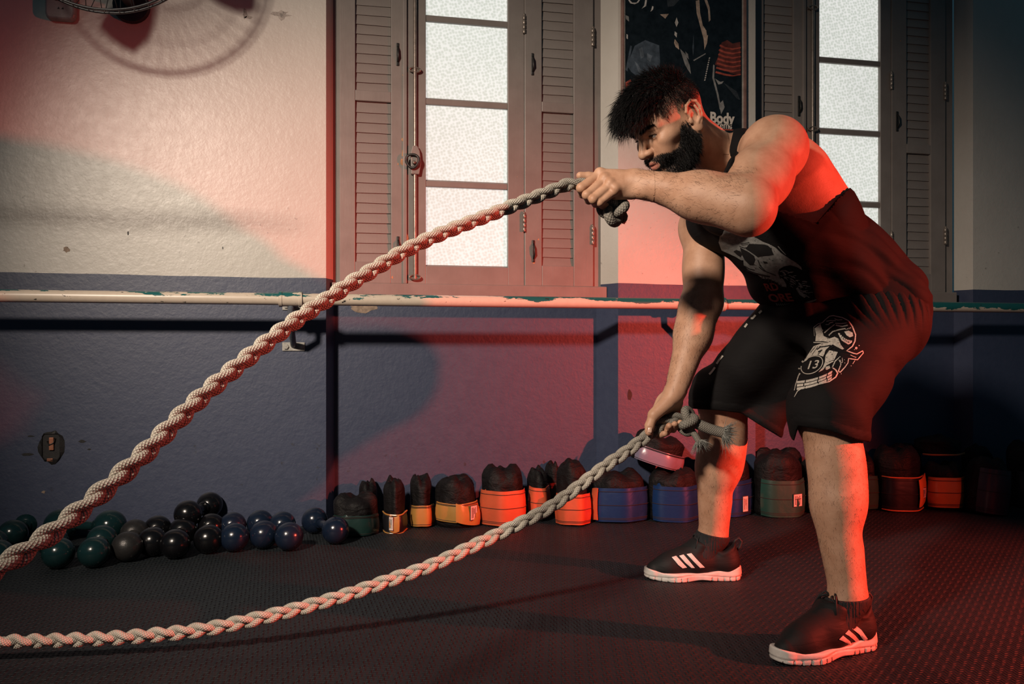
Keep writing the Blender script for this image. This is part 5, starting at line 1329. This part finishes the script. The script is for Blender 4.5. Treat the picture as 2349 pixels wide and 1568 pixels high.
# ------------------------------------------------------------------ socks and shoes
M['sock'] = plain('black_knit', (0.010, 0.010, 0.012), 0.8, nscale=120, bump=0.5)
M['shoe'] = mat_cloth('black_shoe_mesh', (0.0080, 0.0075, 0.008), 0.65, 0.25, 0.0)
M['sole'] = plain('white_foam_sole', (0.60, 0.56, 0.52), 0.55, nscale=20, nvar=0.18, bump=0.3)
M['stripe'] = plain('white_shoe_stripe', (0.62, 0.58, 0.54), 0.45, nscale=60, nvar=0.1)
M['lace'] = plain('black_lace', (0.008, 0.008, 0.009), 0.7, nscale=200)
def smooth_tube(name, pts, r, mat, parent, n=8): return MB().tube(c2w(np.asarray(pts)), r, n).build(name, mat, parent, smooth=True)
def make_shoe(org, fwd, ank, stripes):
    fwd = nrm(fwd); left = np.cross((0, 0, 1.0), fwd); R = np.stack([fwd, left, (0, 0, 1.0)]); O = np.asarray(org, float)
    L2C = lambda p: O + np.asarray(p, float) @ R
    up, so = Field(), Field()
    up.rc((-0.042, 0, 0.050), (-0.040, 0, 0.092), 0.0375, 0.031, 0.02)
    up.rc((-0.035, 0, 0.052), (0.05, 0, 0.054), 0.039, 0.041, 0.03).rc((0.05, 0, 0.052), (0.125, 0, 0.036), 0.042, 0.037, 0.03).rc((0.125, 0, 0.034), (0.170, 0, 0.026), 0.036, 0.025, 0.03)
    up.rc((0.012, 0, 0.108), (0.095, 0, 0.058), 0.026, 0.024, 0.03).rc((0.016, 0, 0.142), (0.030, 0, 0.104), 0.012, 0.022, 0.02, squash((0, 1, 0), 0.6))
    hole = Field().rc((-0.012, 0, 0.098), (-0.014, 0, 0.20), 0.028, 0.036, 0.01)
    def fu(P, ctr=None, half=None):
        d = up(P, ctr, half); x, y, z = P.T
        d = smax(d, 0.020 - z, 0.004)
        rim = 0.098 + 0.22 * np.maximum(x - 0.0, 0) * 2 + 0.35 * np.maximum(-x - 0.055, 0) * 2.2 - 0.012 * np.exp(-((x + 0.025) / 0.02) ** 2)
        d = smax(d, z - rim, 0.005)
        d = smax(d, -hole(P), 0.006)
        return d - 0.0016 * np.exp(-((z - rim + 0.006) / 0.006) ** 2) * (x < 0.02) - 0.0010 * np.sin(x * 120 + np.abs(y) * 60) * np.clip((x - 0.02) / 0.03, 0, 1) * np.clip((0.12 - x) / 0.03, 0, 1) * np.clip((z - 0.07) / 0.02, 0, 1)
    ol = Field().chain([(-0.048, 0, 0), (0.02, 0.002, 0), (0.11, 0, 0), (0.165, -0.004, 0)], [0.041, 0.037, 0.0475, 0.036], 0.02)
    def fs(P, ctr=None, half=None):
        x, y, z = P.T
        Q = P.copy(); Q[:, 2] = 0
        d2 = ol(Q)
        zt = 0.026 + 0.014 * np.clip((-x + 0.02) / 0.09, 0, 1) + 0.010 * np.clip((x - 0.15) / 0.05, 0, 1)
        zb = 0.0045 * np.exp(-((x - 0.035) / 0.03) ** 2) + 0.30 * np.maximum(x - 0.15, 0) ** 1.5 * 2.2 + 0.0035 * np.clip((-x - 0.07) / 0.02, 0, 1)
        d2 = d2 + 0.10 * np.abs(z - 0.018)
        groove = 0.0016 * np.exp(-((z - 0.016 - 0.004 * np.sin(x * 30)) / 0.0022) ** 2)
        cut = 0.0035 * (np.abs(((x * 55) % 1.0) - 0.5) < 0.10) * (z < 0.013) * (np.abs(x - 0.045) > 0.03)
        return smax(smax(d2 + groove + cut, z - zt, 0.005), zb - z, 0.004)
    tw = lambda P: c2w(P @ R) if False else None
    def world_pts(V): return c2w(O + V @ R)
    def world_dir(N_): return c2w(N_ @ R)
    def put(name, fld, mat, parent, h):
        V, N_, F_ = mesh_field(fld, (-0.12, -0.075, -0.012), (0.225, 0.075, 0.175), h)
        me_ = bpy.data.meshes.new(name); me_.from_pydata(world_pts(V).tolist(), [], F_.tolist()); me_.polygons.foreach_set('use_smooth', np.ones(len(me_.polygons), bool)); me_.materials.append(mat); me_.update()
        me_.normals_split_custom_set_from_vertices(world_dir(N_).tolist())
        o = bpy.data.objects.new(name, me_); col.objects.link(o); put_under(o, parent); return o
    shoe = put('shoe', fu, M['shoe'], man, 0.0032)
    put('sole', fs, M['sole'], shoe, 0.0028)
    cf = lambda P, *a: fu((P - O) @ R.T)
    dc = Decal((0, 0), 1.0, cf, 1.4, 2.7, 3)
    for st in stripes:
        dc = Decal((0, 0), 1.0, cf, 1.4, 2.7, 3); dc.poly(st); dc.build('stripe', M['stripe'], shoe)
        a_, b_2, c_, d_ = [np.array(p, float) for p in (st[0], st[1], st[-2], st[-1])]
    # laces across the instep, a knot with loops, and the heel loop
    for k in range(5):
        x0 = 0.028 + 0.016 * k; z0 = 0.122 - 0.0125 * k
        pts = [L2C((x0 + 0.006, y_, z0 - 0.9 * y_ * y_ * 14)) for y_ in np.linspace(-0.026, 0.026, 9)]
        smooth_tube('lace', pts, 0.0028, M['lace'], shoe, 6)
    for s in (1, -1):
        smooth_tube('lace', [L2C((0.030 + 0.02 * math.sin(a), s * (0.006 + 0.022 * (1 - math.cos(a)) / 2), 0.124 + 0.010 * math.sin(a) - 0.010 * (1 - math.cos(a)))) for a in np.linspace(0, math.pi * 1.7, 12)], 0.0024, M['lace'], shoe, 6)
        smooth_tube('lace', [L2C((0.030, s * 0.004, 0.124)), L2C((0.038, s * 0.014, 0.134)), L2C((0.046, s * 0.024, 0.124)), L2C((0.056, s * 0.034, 0.096))], 0.0022, M['lace'], shoe, 6)
    smooth_tube('heel_loop', [L2C((-0.074, 0, 0.080)), L2C((-0.086, 0, 0.092)), L2C((-0.090, 0, 0.108)), L2C((-0.082, 0, 0.118)), L2C((-0.072, 0, 0.112)), L2C((-0.066, 0, 0.100))], 0.0038, M['lace'], shoe)
    # ribbed sock
    sk = Field().rc(ank + np.array([0, 0, 0.035]), ank + np.array([0, 0, -0.03]), 0.0405, 0.041, 0.01).rc(ank + np.array([0, 0, -0.03]), L2C((0.01, 0, 0.06)), 0.040, 0.03, 0.02)
    return shoe
def sock(ank, knee, dirs, top):
    f_ = lambda P, ctr=None, half=None: smax(trunk(P, ctr, half) - 0.0035 - 0.0006 * np.sin(np.arctan2(P[:, 1] - ank[1], P[:, 0] - ank[0]) * 60), (P[:, 2] - top - 0.12 * (P[:, 0] - ank[0]) * dirs) * 0.95, 0.002)
    v = mesh_field(f_, ank - np.array([0.10, 0.10, 0.10]), ank + np.array([0.10, 0.10, 0.09]), 0.0030)
    return field_object('sock', *v, M['sock'], man)
zN = C(1945, 1366, 1.87)[2]; zF = C(1640, 1222, 2.46)[2]
sock(NA, NK, 0.3, zN); sock(FA, FK, -1.6, zF)
make_shoe((NA[0] - 0.008, NA[1] + 0.004, 0), (-0.90, -0.43, 0), NA,
          [[(1925, 1466), (1934, 1457), (1950, 1470), (1962, 1486), (1955, 1491), (1948, 1480), (1938, 1472)], [(1939, 1453), (1947, 1444), (1962, 1457), (1977, 1475), (1969, 1481), (1958, 1466), (1948, 1458)], [(1952, 1440), (1961, 1432), (1976, 1444), (1991, 1465), (1983, 1470), (1971, 1454), (1961, 1446)]])
make_shoe((FA[0] + 0.000, FA[1], 0), (-1.0, -0.03, 0), FA,
          [[(1541, 1277), (1551, 1274), (1562, 1286), (1576, 1301), (1566, 1303), (1556, 1295)], [(1558, 1274), (1568, 1271), (1581, 1286), (1594, 1302), (1586, 1302), (1572, 1290)], [(1575, 1270), (1586, 1268), (1600, 1284), (1617, 1301), (1606, 1302), (1590, 1286)]])
# ------------------------------------------------------------------ hair, beard, brows, eyes
def strands(name, roots, dirs, lens, width, bend, mat, parent, seg=4, jitter=0.25, seed=1, stuff=True):
    """short tapering hairs: three-sided blades following dirs, curving along bend"""
    g = np.random.default_rng(seed); n = len(roots)
    D = dirs + g.normal(0, jitter, (n, 3)); D /= np.linalg.norm(D, axis=1)[:, None]
    B = np.asarray(bend, float); B = np.broadcast_to(B, (n, 3)) + g.normal(0, jitter * 0.5, (n, 3))
    ref = g.normal(0, 1, (n, 3)); S1 = np.cross(D, ref); S1 /= np.linalg.norm(S1, axis=1)[:, None] + 1e-9; S2 = np.cross(D, S1)
    V = []; 
    for i in range(seg + 1):
        t = i / seg
        c = roots + (D * t + B * t * t) * lens[:, None]
        w = width * (1 - t) ** 0.7 + width * 0.06
        w = np.broadcast_to(w, (n,))
        for k in range(3):
            a = 2 * math.pi * k / 3
            V.append(c + w[:, None] * (math.cos(a) * S1 + math.sin(a) * S2))
    V = np.stack(V, 1); m_ = V.shape[1]; base = np.arange(n)[:, None] * m_
    Fq = []
    for i in range(seg):
        for k in range(3):
            Fq.append(base + np.array([i * 3 + k, i * 3 + (k + 1) % 3, (i + 1) * 3 + (k + 1) % 3, (i + 1) * 3 + k]))
    Fq = np.concatenate(Fq)
    me_ = bpy.data.meshes.new(name); me_.from_pydata(c2w(V.reshape(-1, 3)).tolist(), [], Fq.tolist()); me_.materials.append(mat)
    me_.polygons.foreach_set('use_smooth', np.ones(len(me_.polygons), bool))
    o = bpy.data.objects.new(name, me_); col.objects.link(o); put_under(o, parent)
    if stuff: o['kind'] = 'stuff'
    return o
def mat_hair(name, c, rough=0.36):
    t = NT(name); p = t.coord('Object')
    return t.fin(t.mix(t.noise(p, 60, 3, 0.6), tuple(x * 0.6 for x in c), tuple(x * 1.5 for x in c)), rough, spec=0.18)
M['hair'] = mat_hair('black_hair', (0.0065, 0.0060, 0.0062), 0.45); M['bodyhair'] = mat_hair('dark_body_hair', (0.035, 0.022, 0.016), 0.5)
def pick(mask, n, seed):
    g = np.random.default_rng(seed); p = mask / mask.sum(); return g.choice(len(mask), n, p=p)
# weight vertices of the fine head mesh only
fineH = np.zeros(len(BV)); i0 = len(bp[0][0]); fineH[i0:i0 + len(bp[1][0])] = 1
# volume of the long top, swept forward
capF = Field()
capF.ell(hl(0.006, 0, 0.062), np.array((0.098, 0.066, 0.076)) * HS, RH, 0.02).ell(hl(0.062, 0, 0.078), np.array((0.050, 0.056, 0.042)) * HS, RH, 0.03)
def cap(P, ctr=None, half=None):
    q_ = to_head(P); x, y, z = q_.T
    d = capF(P, ctr, half)
    lim = 0.072 - 0.10 * np.minimum(x, 0) * -0.0 + 0.26 * np.maximum(-x - 0.02, 0) - 0.10 * np.maximum(x - 0.05, 0)
    d = smax(d, (lim - z) * HS, 0.008)
    return d + 0.0022 * np.sin(q_ @ np.array([120, 260, 60])) * np.sin(q_ @ np.array([70, -190, 160]))
cv_ = mesh_field(cap, HC - 0.2, HC + 0.2, 0.0030)
hair_o = field_object('hair', *cv_, M['hair'], man)
qv = to_head(cv_[0])
g3 = np.random.default_rng(3)
idx = g3.choice(len(cv_[0]), 5200)
rt = cv_[0][idx] - cv_[1][idx] * 0.004; nn = cv_[1][idx]; qx = qv[idx]
fw = np.clip((qx[:, 0] + 0.02) / 0.10, 0, 1)
dirs = nn * (0.75 - 0.35 * fw)[:, None] + HF * (0.35 + 0.75 * fw)[:, None] + HU * (0.35 - 0.35 * fw)[:, None]
bend = HF * 0.15 - HU * (0.10 + 0.35 * fw)[:, None]
ln = (0.022 + 0.016 * fw + g3.uniform(-0.008, 0.012, len(idx))) * HS
strands('hair_strands', rt, dirs, ln, 0.00085, bend, M['hair'], hair_o, 5, 0.20, 5)
# thicker locks over the brow that break the outline
fr_i = np.nonzero((qv[:, 0] > 0.055) & (qv[:, 2] < 0.108))[0]; fr_i = g3.choice(fr_i, 240)
ang = g3.uniform(-0.3, 0.3, len(fr_i))
strands('fringe', cv_[0][fr_i], HF * 0.95 + cv_[1][fr_i] * 0.25 + HLt * ang[:, None], g3.uniform(0.018, 0.040, len(fr_i)) * HS, 0.0016, HF * 0.10 - HU * 0.35, M['hair'], hair_o, 6, 0.22, 8)
# clipped sides
mk = np.maximum(fade * (1 - ear_mask), 0) * fineH * hd_mask * (zh < 0.085) * (scalp > 0.2)
ix = pick(mk + 1e-12, 5200, 11)
strands('clipped_sides', BV[ix], BN[ix] * 0.5 - HU * 0.4 + HF * 0.3, (0.003 + 0.007 * scalp[ix]) * HS, 0.00030, -HU * 0.2, M['hair'], hair_o, 2, 0.3, 12)
# beard
mk = beard * fineH; ix = pick(mk + 1e-12, 9000, 13)
lenb = (0.006 + 0.012 * ss(0.09, 0.02, xh[ix]) + 0.007 * ss(-0.05, -0.095, zh[ix])) * (0.45 + 0.55 * beard[ix])
lenb = np.where((zh[ix] > -0.046) & (xh[ix] > 0.085), 0.008, lenb)
bd = BN[ix] * 0.55 - HU * 0.75 + HF * (0.15 - 0.25 * ss(0.02, 0.09, xh[ix]))[:, None]
mus = (zh[ix] > -0.047) & (xh[ix] > 0.080)
bd[mus] = BN[ix][mus] * 0.35 - HU * 0.65 + HLt * np.sign(yh[ix][mus])[:, None] * 0.6
beard_o = strands('beard', BV[ix] - BN[ix] * 0.001, bd, lenb * HS * g3.uniform(0.7, 1.25, len(ix)), 0.00062, -HU * 0.15, M['hair'], man, 3, 0.28, 14)
# brows
for s in (1, -1):
    n_ = 330; t = g3.random(n_); 
    c = np.stack([0.1030 - 0.019 * t - 0.004 * t * t, s * (0.010 + 0.038 * t), 0.0295 + 0.0065 * np.sin(t * 2.2) + g3.normal(0, 0.0021, n_) * (1.1 - 0.6 * t)], 1)
    Pb = HO + HS * (c @ RH)
    for it in range(4):
        e_ = 0.0008; v0 = head(Pb); G_ = np.stack([head(Pb + np.eye(3)[k] * e_) - v0 for k in range(3)], 1) / e_
        Pb = Pb - G_ * v0[:, None] / np.maximum((G_ ** 2).sum(1), 0.2)[:, None]
    G_ /= np.linalg.norm(G_, axis=1)[:, None]
    strands('eyebrow', Pb - G_ * 0.0005, G_ * 0.30 + HLt * s * 0.8 + HU * (0.45 - 0.7 * t)[:, None], np.full(n_, 0.0085) * HS, 0.00042, -HU * 0.1, M['hair'], man, 2, 0.18, 20 + s)
# eyes
M['eyewhite'] = plain('eye_white', (0.50, 0.46, 0.42), 0.15, nscale=200, nvar=0.1, bump=0.0); M['iris'] = plain('brown_iris', (0.045, 0.025, 0.015), 0.12, nscale=400, nvar=0.4, bump=0.0); M['pupil'] = plain('pupil_black', (0.003, 0.003, 0.003), 0.08, bump=0.0)
gaze = nrm(HF + 0.42 * HU - 0.10 * HLt)
for s in (1, -1):
    ec = hl(0.0775, s * 0.0310, 0.0125); r = 0.0122 * HS
    qm = Vector(gaze).to_track_quat('Z', 'Y').to_matrix()
    def eyecap(name, r_, a_max, mat, par):
        prof = [(max(r_ * math.sin(a), 1e-5), r_ * math.cos(a)) for a in np.linspace(a_max, 0.02, 14)]
        mb = MB().lathe(prof, 24); mb.v = [tuple(c2w(np.array(qm @ Vector(p)) + ec)) for p in mb.v]
        return mb.build(name, mat, par, smooth=True)
    ball = eyecap('eyeball', r, math.pi - 0.02, M['eyewhite'], man)
    eyecap('iris', r * 1.012, 0.50, M['iris'], ball); eyecap('pupil', r * 1.020, 0.22, M['pupil'], ball)
# lashes
for s in (1, -1):
    t = np.linspace(-1, 1, 40)
    pts = np.array([hl(0.0905 - 0.0035 * abs(a) ** 2 - 0.003 * max(a * 1, 0), s * (0.0315 + 0.0125 * a), 0.0152 - 0.0022 * a * a) for a in t])
    strands('eyelashes', pts, np.tile(HF * 0.9 + HU * 0.15, (40, 1)), np.full(40, 0.006), 0.0004, HU * 0.3, M['hair'], man, 2, 0.2, 31 + s)

# hair on forearms and calves
VW = np.concatenate([np.full(len(b_[0]), w_) for b_, w_ in zip(bp, (1.0, 0.14, 0.10, 0.12))])
def limb_hair(name, a, b, rmax, n, ln, seed, mind=0.0, down=None):
    ba = b - a; pa = BV - a; t = np.clip(pa @ ba / ba.dot(ba), 0, 1); d = np.linalg.norm(pa - t[:, None] * ba, axis=1)
    mk = ((d < rmax) & (t > 0.02) & (t < 0.985)).astype(float)
    g = np.random.default_rng(seed); cl = np.sin(BV @ np.array([40, 30, 50.0]))
    mk *= np.clip(0.8 + 0.3 * cl, 0.1, 1.6) * VW
    ix = pick(mk + 1e-15, n, seed)
    ax = nrm(ba); T_ = ax - BN[ix] * (BN[ix] @ ax)[:, None]
    sd = np.cross(BN[ix], ax)
    strands(name, BV[ix], BN[ix] * 0.30 + T_ * 0.9 + sd * g.normal(0, 0.5, (n, 1)), g.uniform(0.5, 1.2, n) * ln, 0.00013, T_ * 0.2, M['bodyhair'], man, 2, 0.25, seed)
limb_hair('forearm_hair', NE, NW, 0.085, 1700, 0.012, 41); limb_hair('forearm_hair', FE, FW, 0.085, 1500, 0.011, 42)
limb_hair('calf_hair', NK, NA, 0.12, 2600, 0.009, 43); limb_hair('calf_hair', FK, FA, 0.12, 1700, 0.009, 44)
# finger and thumb nails that face the camera
M['nail'] = plain('finger_nail', (0.56, 0.36, 0.27), 0.25, nscale=100, nvar=0.05, bump=0.02)

def nail(c, nd, ud, w, h):
    nd = nrm(nd); ud = nrm(np.asarray(ud, float) - nd * np.dot(ud, nd)); sd = np.cross(ud, nd); V = []; Fc = []; NU, NV_ = 9, 9
    for i in range(NU):
        for j in range(NV_):
            u, v = -1 + 2 * i / (NU - 1), -1 + 2 * j / (NV_ - 1)
            k = math.sqrt(max(0.0, 1 - 0.45 * v * v)) if v > 0 else math.sqrt(max(0.0, 1 - 0.30 * v * v))
            V.append(c + sd * (u * w * k) + ud * (v * h) - nd * (0.30 * w * u * u * k + 0.10 * h * v * v))
    Fc = [(i * NV_ + j, (i + 1) * NV_ + j, (i + 1) * NV_ + j + 1, i * NV_ + j + 1) for i in range(NU - 1) for j in range(NV_ - 1)]
    mb = MB().add([tuple(c2w(p)) for p in V], Fc); o = mb.build('nail', M['nail'], man, smooth=True)
    sm_ = o.modifiers.new('thickness', 'SOLIDIFY'); sm_.thickness = 0.0006
for (px, py, d_, nd, ud, w, h) in ((1491, 986, 2.12, (-0.05, -1, 0.15), (0.12, 0.1, 1.0), 0.0056, 0.0070),):
    P_, hit_ = raycast_px(handR, [px], [py], d_, 2.4, lift=0.0004); nail(P_[0], nd, ud, w, h)
# ------------------------------------------------------------------ battle ropes
def mat_rope():
    t = NT('braided_rope_cover'); uv = t.n('ShaderNodeUVMap').outputs[0]; s = t.sep(uv)
    a = t.math('ADD', t.math('MULTIPLY', s[0], 1.0), t.math('MULTIPLY', s[1], 1.0)); b = t.math('SUBTRACT', t.math('MULTIPLY', s[0], 1.0), t.math('MULTIPLY', s[1], 1.0))
    w = t.math('MULTIPLY', t.math('SINE', t.math('MULTIPLY', a, math.pi)), t.math('SINE', t.math('MULTIPLY', b, math.pi)))
    h = t.math('POWER', t.math('ABSOLUTE', w), 0.6)
    p = t.coord('Object'); n = t.noise(p, 35, 4, 0.65); d = t.noise(p, 260, 3, 0.6)
    c = t.ramp(n, [(0.3, (0.50, 0.45, 0.37)), (0.7, (0.68, 0.62, 0.53))])
    c = t.mix(t.math('MULTIPLY', t.math('SUBTRACT', 1.0, h), 0.45), c, (0.15, 0.13, 0.11))
    c = t.mix(t.math('MULTIPLY', t.ramp(d, [(0.5, 0.0), (0.75, 1.0)]), 0.3), c, (0.14, 0.12, 0.10))
    # grimy where it is held
    g = t.attr('grime'); c = t.mix(t.math('MULTIPLY', g, 0.85), c, (0.050, 0.050, 0.046))
    return t.fin(c, 0.75, t.bump(t.math('ADD', h, t.math('MULTIPLY', d, 0.3)), 0.9, 0.0016), spec=0.25)
M['rope'] = mat_rope()
def resample(P, ds):
    P = np.asarray(P, float); 
    # Catmull-Rom through the points, then even spacing
    Q = np.vstack([2 * P[0] - P[1], P, 2 * P[-1] - P[-2]]); out = []
    for i in range(1, len(Q) - 2):
        p0, p1, p2, p3 = Q[i - 1:i + 3]
        for t in np.linspace(0, 1, 24, endpoint=False):
            out.append(0.5 * (2 * p1 + (p2 - p0) * t + (2 * p0 - 5 * p1 + 4 * p2 - p3) * t * t + (3 * p1 - p0 - 3 * p2 + p3) * t ** 3))
    out.append(P[-1]); out = np.array(out)
    s = np.concatenate([[0], np.cumsum(np.linalg.norm(np.diff(out, axis=0), axis=1))])
    n = max(4, int(s[-1] / ds)); u = np.linspace(0, s[-1], n)
    return np.stack([np.interp(u, s, out[:, k]) for k in range(3)], 1), u
def rope_tube(name, P, rad, parent, grime=0.0, n=14, caps=True):
    """P in C space; keeps a UV that follows the cover's weave"""
    P = np.asarray(P, float); m = len(P); R = np.full(m, rad) if np.isscalar(rad) else np.asarray(rad, float); G = np.full(m, grime) if np.isscalar(grime) else np.asarray(grime)
    T = np.gradient(P, axis=0); T /= np.linalg.norm(T, axis=1)[:, None] + 1e-12
    s = np.concatenate([[0], np.cumsum(np.linalg.norm(np.diff(P, axis=0), axis=1))])
    N = np.cross(T[0], (0.3, 0.2, 1.0)); N /= np.linalg.norm(N); V = []
    for i in range(m):
        N = N - T[i] * N.dot(T[i]); N /= np.linalg.norm(N) + 1e-12; B = np.cross(T[i], N)
        for k in range(n):
            a = 2 * math.pi * k / n; V.append(P[i] + R[i] * (math.cos(a) * N + math.sin(a) * B))
    Fc = [(i * n + k, (i + 1) * n + k, (i + 1) * n + (k + 1) % n, i * n + (k + 1) % n) for i in range(m - 1) for k in range(n)]
    uvs = [(i, k) for i in range(m - 1) for k in range(n)]
    me_ = bpy.data.meshes.new(name)
    nf = len(Fc)
    if caps: Fc = Fc + [tuple(range(n)), tuple((m - 1) * n + k for k in range(n))[::-1]]
    me_.from_pydata(c2w(np.array(V)).tolist(), [], Fc); me_.materials.append(M['rope'])
    uvl = me_.uv_layers.new(name='UVMap'); data = np.zeros((len(me_.loops), 2), np.float32); li = 0
    pitch = 0.0048; nv = 8
    for fi in range(nf):
        i, k = uvs[fi]
        for (ii, kk) in ((i, k), (i + 1, k), (i + 1, k + 1), (i, k + 1)):
            data[li] = (s[ii] / pitch, kk / n * nv); li += 1
    uvl.data.foreach_set('uv', data.ravel())
    at = me_.attributes.new('grime', 'FLOAT', 'POINT'); at.data.foreach_set('value', np.repeat(G, n).astype(np.float32))
    me_.polygons.foreach_set('use_smooth', np.ones(len(me_.polygons), bool)); me_.update()
    o = bpy.data.objects.new(name, me_); col.objects.link(o); put_under(o, parent); return o
def braid(P, parent, T_=0.118, a=0.0082, b=0.0056, r=0.0070, ph0=0.0, roll=0.0, grime_len=0.2, taper=None):
    Pc, u = resample(P, 0.0045)
    T = np.gradient(Pc, axis=0); T /= np.linalg.norm(T, axis=1)[:, None]
    view = Pc - np.array([0, 0, CAMZ]); view /= np.linalg.norm(view, axis=1)[:, None]
    N1 = np.cross(T, view); N1 /= np.linalg.norm(N1, axis=1)[:, None]; N2 = np.cross(N1, T)
    rl = roll if np.isscalar(roll) else np.interp(u, np.linspace(0, u[-1], len(roll)), roll)
    c_, s_ = np.cos(rl), np.sin(rl)
    A1 = N1 * (c_[:, None] if not np.isscalar(c_) else c_) + N2 * (s_[:, None] if not np.isscalar(s_) else s_); A2 = np.cross(T, A1)
    gr = np.clip(1 - u / grime_len, 0, 1)
    for k in range(3):
        phi = 2 * math.pi * u / T_ + 2 * math.pi * k / 3 + ph0
        S = Pc + A1 * (a * np.sin(phi))[:, None] + A2 * (b * np.sin(2 * phi))[:, None]
        rope_tube('strand', S, r, parent, gr)
r1 = empty('battle_rope', wpt(1330, 424, 1.86)); tag(r1, 'plaited beige rope held in the raised left hand, sloping across the wall', 'rope', 'pair of plaited battle ropes')
path1 = [C(1424, 470, 1.862), C(1400, 458, 1.866), C(1368, 440, 1.866), C(1338, 424, 1.864), C(1300, 424, 1.855), C(1259, 440, 1.835), C(1153, 481, 1.77), C(970, 554, 1.64), C(832, 633, 1.53), C(758, 681, 1.47), C(647, 758, 1.375), C(469, 904, 1.235), C(312, 1058, 1.12), C(156, 1193, 1.05), C(27, 1284, 1.0), C(-70, 1342, 0.975), C(-220, 1420, 0.95)]
braid(path1, r1, roll=[0.5, 0.5, 0.6, 0.9, 1.0, 1.1], grime_len=0.26)
def knot(cpx, r, parent, rt, ax1, ax2, ax3, grime):
    t = np.linspace(0, 2 * math.pi, 90)
    k = np.stack([np.sin(t) + 2 * np.sin(2 * t), np.cos(t) - 2 * np.cos(2 * t), -1.2 * np.sin(3 * t)], 1) * (r / 3.0)
    P = cpx + k[:, :1] * ax1 + k[:, 1:2] * ax2 + k[:, 2:] * ax3
    return rope_tube('knot', P, rt, parent, grime, 14, False)
knot(C(1406, 481, 1.862), 0.0285, r1, 0.0112, np.array([1, 0, 0.0]), np.array([0, 0.2, 1.0]), np.array([0, 1.0, -0.2]), 0.75)
rope_tube('tail', resample([C(1408, 478, 1.86), C(1420, 486, 1.872), C(1430, 496, 1.884), C(1424, 508, 1.890)], 0.004)[0], 0.0105, r1, 0.8)
r2 = empty('battle_rope', wpt(1500, 988, 2.19)); tag(r2, 'plaited beige rope held in the lowered right hand, ending in a frayed knot', 'rope', 'pair of plaited battle ropes')
path2 = [C(1580, 960, 2.196), C(1548, 960, 2.205), C(1520, 972, 2.208), C(1497, 990, 2.204), C(1440, 1033, 2.18), C(1381, 1074, 2.15), C(1266, 1160, 2.10), C(1172, 1210, 2.06), C(1070, 1259, 2.02), C(985, 1298, 1.99), C(917, 1322, 1.97), C(800, 1362, 1.935), C(700, 1391, 1.91), C(600, 1416, 1.88), C(479, 1441, 1.855), C(362, 1455, 1.835), C(213, 1465, 1.815), C(0, 1471, 1.79), C(-200, 1470, 1.765)]
braid(path2, r2, T_=0.124, a=0.0096, b=0.0062, r=0.0077, roll=[0.0, 0.1, 0.1, 0.2, 0.9, 1.4], ph0=0.6, grime_len=0.32)
knot(C(1577, 966, 2.19), 0.030, r2, 0.0118, np.array([0.25, 0, 1.0]), np.array([0.0, 1.0, 0.0]), np.array([1.0, 0, -0.3]), 0.8)
tl = resample([C(1578, 962, 2.19), C(1600, 972, 2.18), C(1630, 984, 2.175), C(1662, 993, 2.17)], 0.004)[0]; rope_tube('tail', tl, 0.0140, r2, 0.8)
tl2 = resample([C(1585, 985, 2.185), C(1596, 1000, 2.178), C(1604, 1014, 2.174)], 0.004)[0]; rope_tube('tail', tl2, 0.0085, r2, 0.75)
M['fray'] = plain('frayed_fibre', (0.20, 0.20, 0.18), 0.8, nscale=90, nvar=0.5)
def fray(c, d, r, ln, n, seed):
    g = np.random.default_rng(seed); d = nrm(d); a_ = np.cross(d, (0, 0, 1.0)); a_ /= np.linalg.norm(a_); b_ = np.cross(d, a_)
    th = g.uniform(0, 2 * math.pi, n); rr = r * np.sqrt(g.random(n)); rad = np.cos(th)[:, None] * a_ + np.sin(th)[:, None] * b_
    roots = c + rad * rr[:, None] - d * 0.004
    dirs = d + rad * (rr / r)[:, None] * 0.75
    strands('frayed_end', roots, dirs, g.uniform(0.6, 1.15, n) * ln, 0.00095, rad * 0.25 + np.array([0, 0, -0.25]), M['fray'], r2 if seed < 90 else r1, 4, 0.35, seed)
fray(tl[-1], tl[-1] - tl[-4], 0.0150, 0.034, 260, 61); fray(tl2[-1], tl2[-1] - tl2[-3], 0.0095, 0.026, 150, 62)
fray(C(1424, 508, 1.890), (0.0, 0.2, -1), 0.008, 0.010, 50, 91)
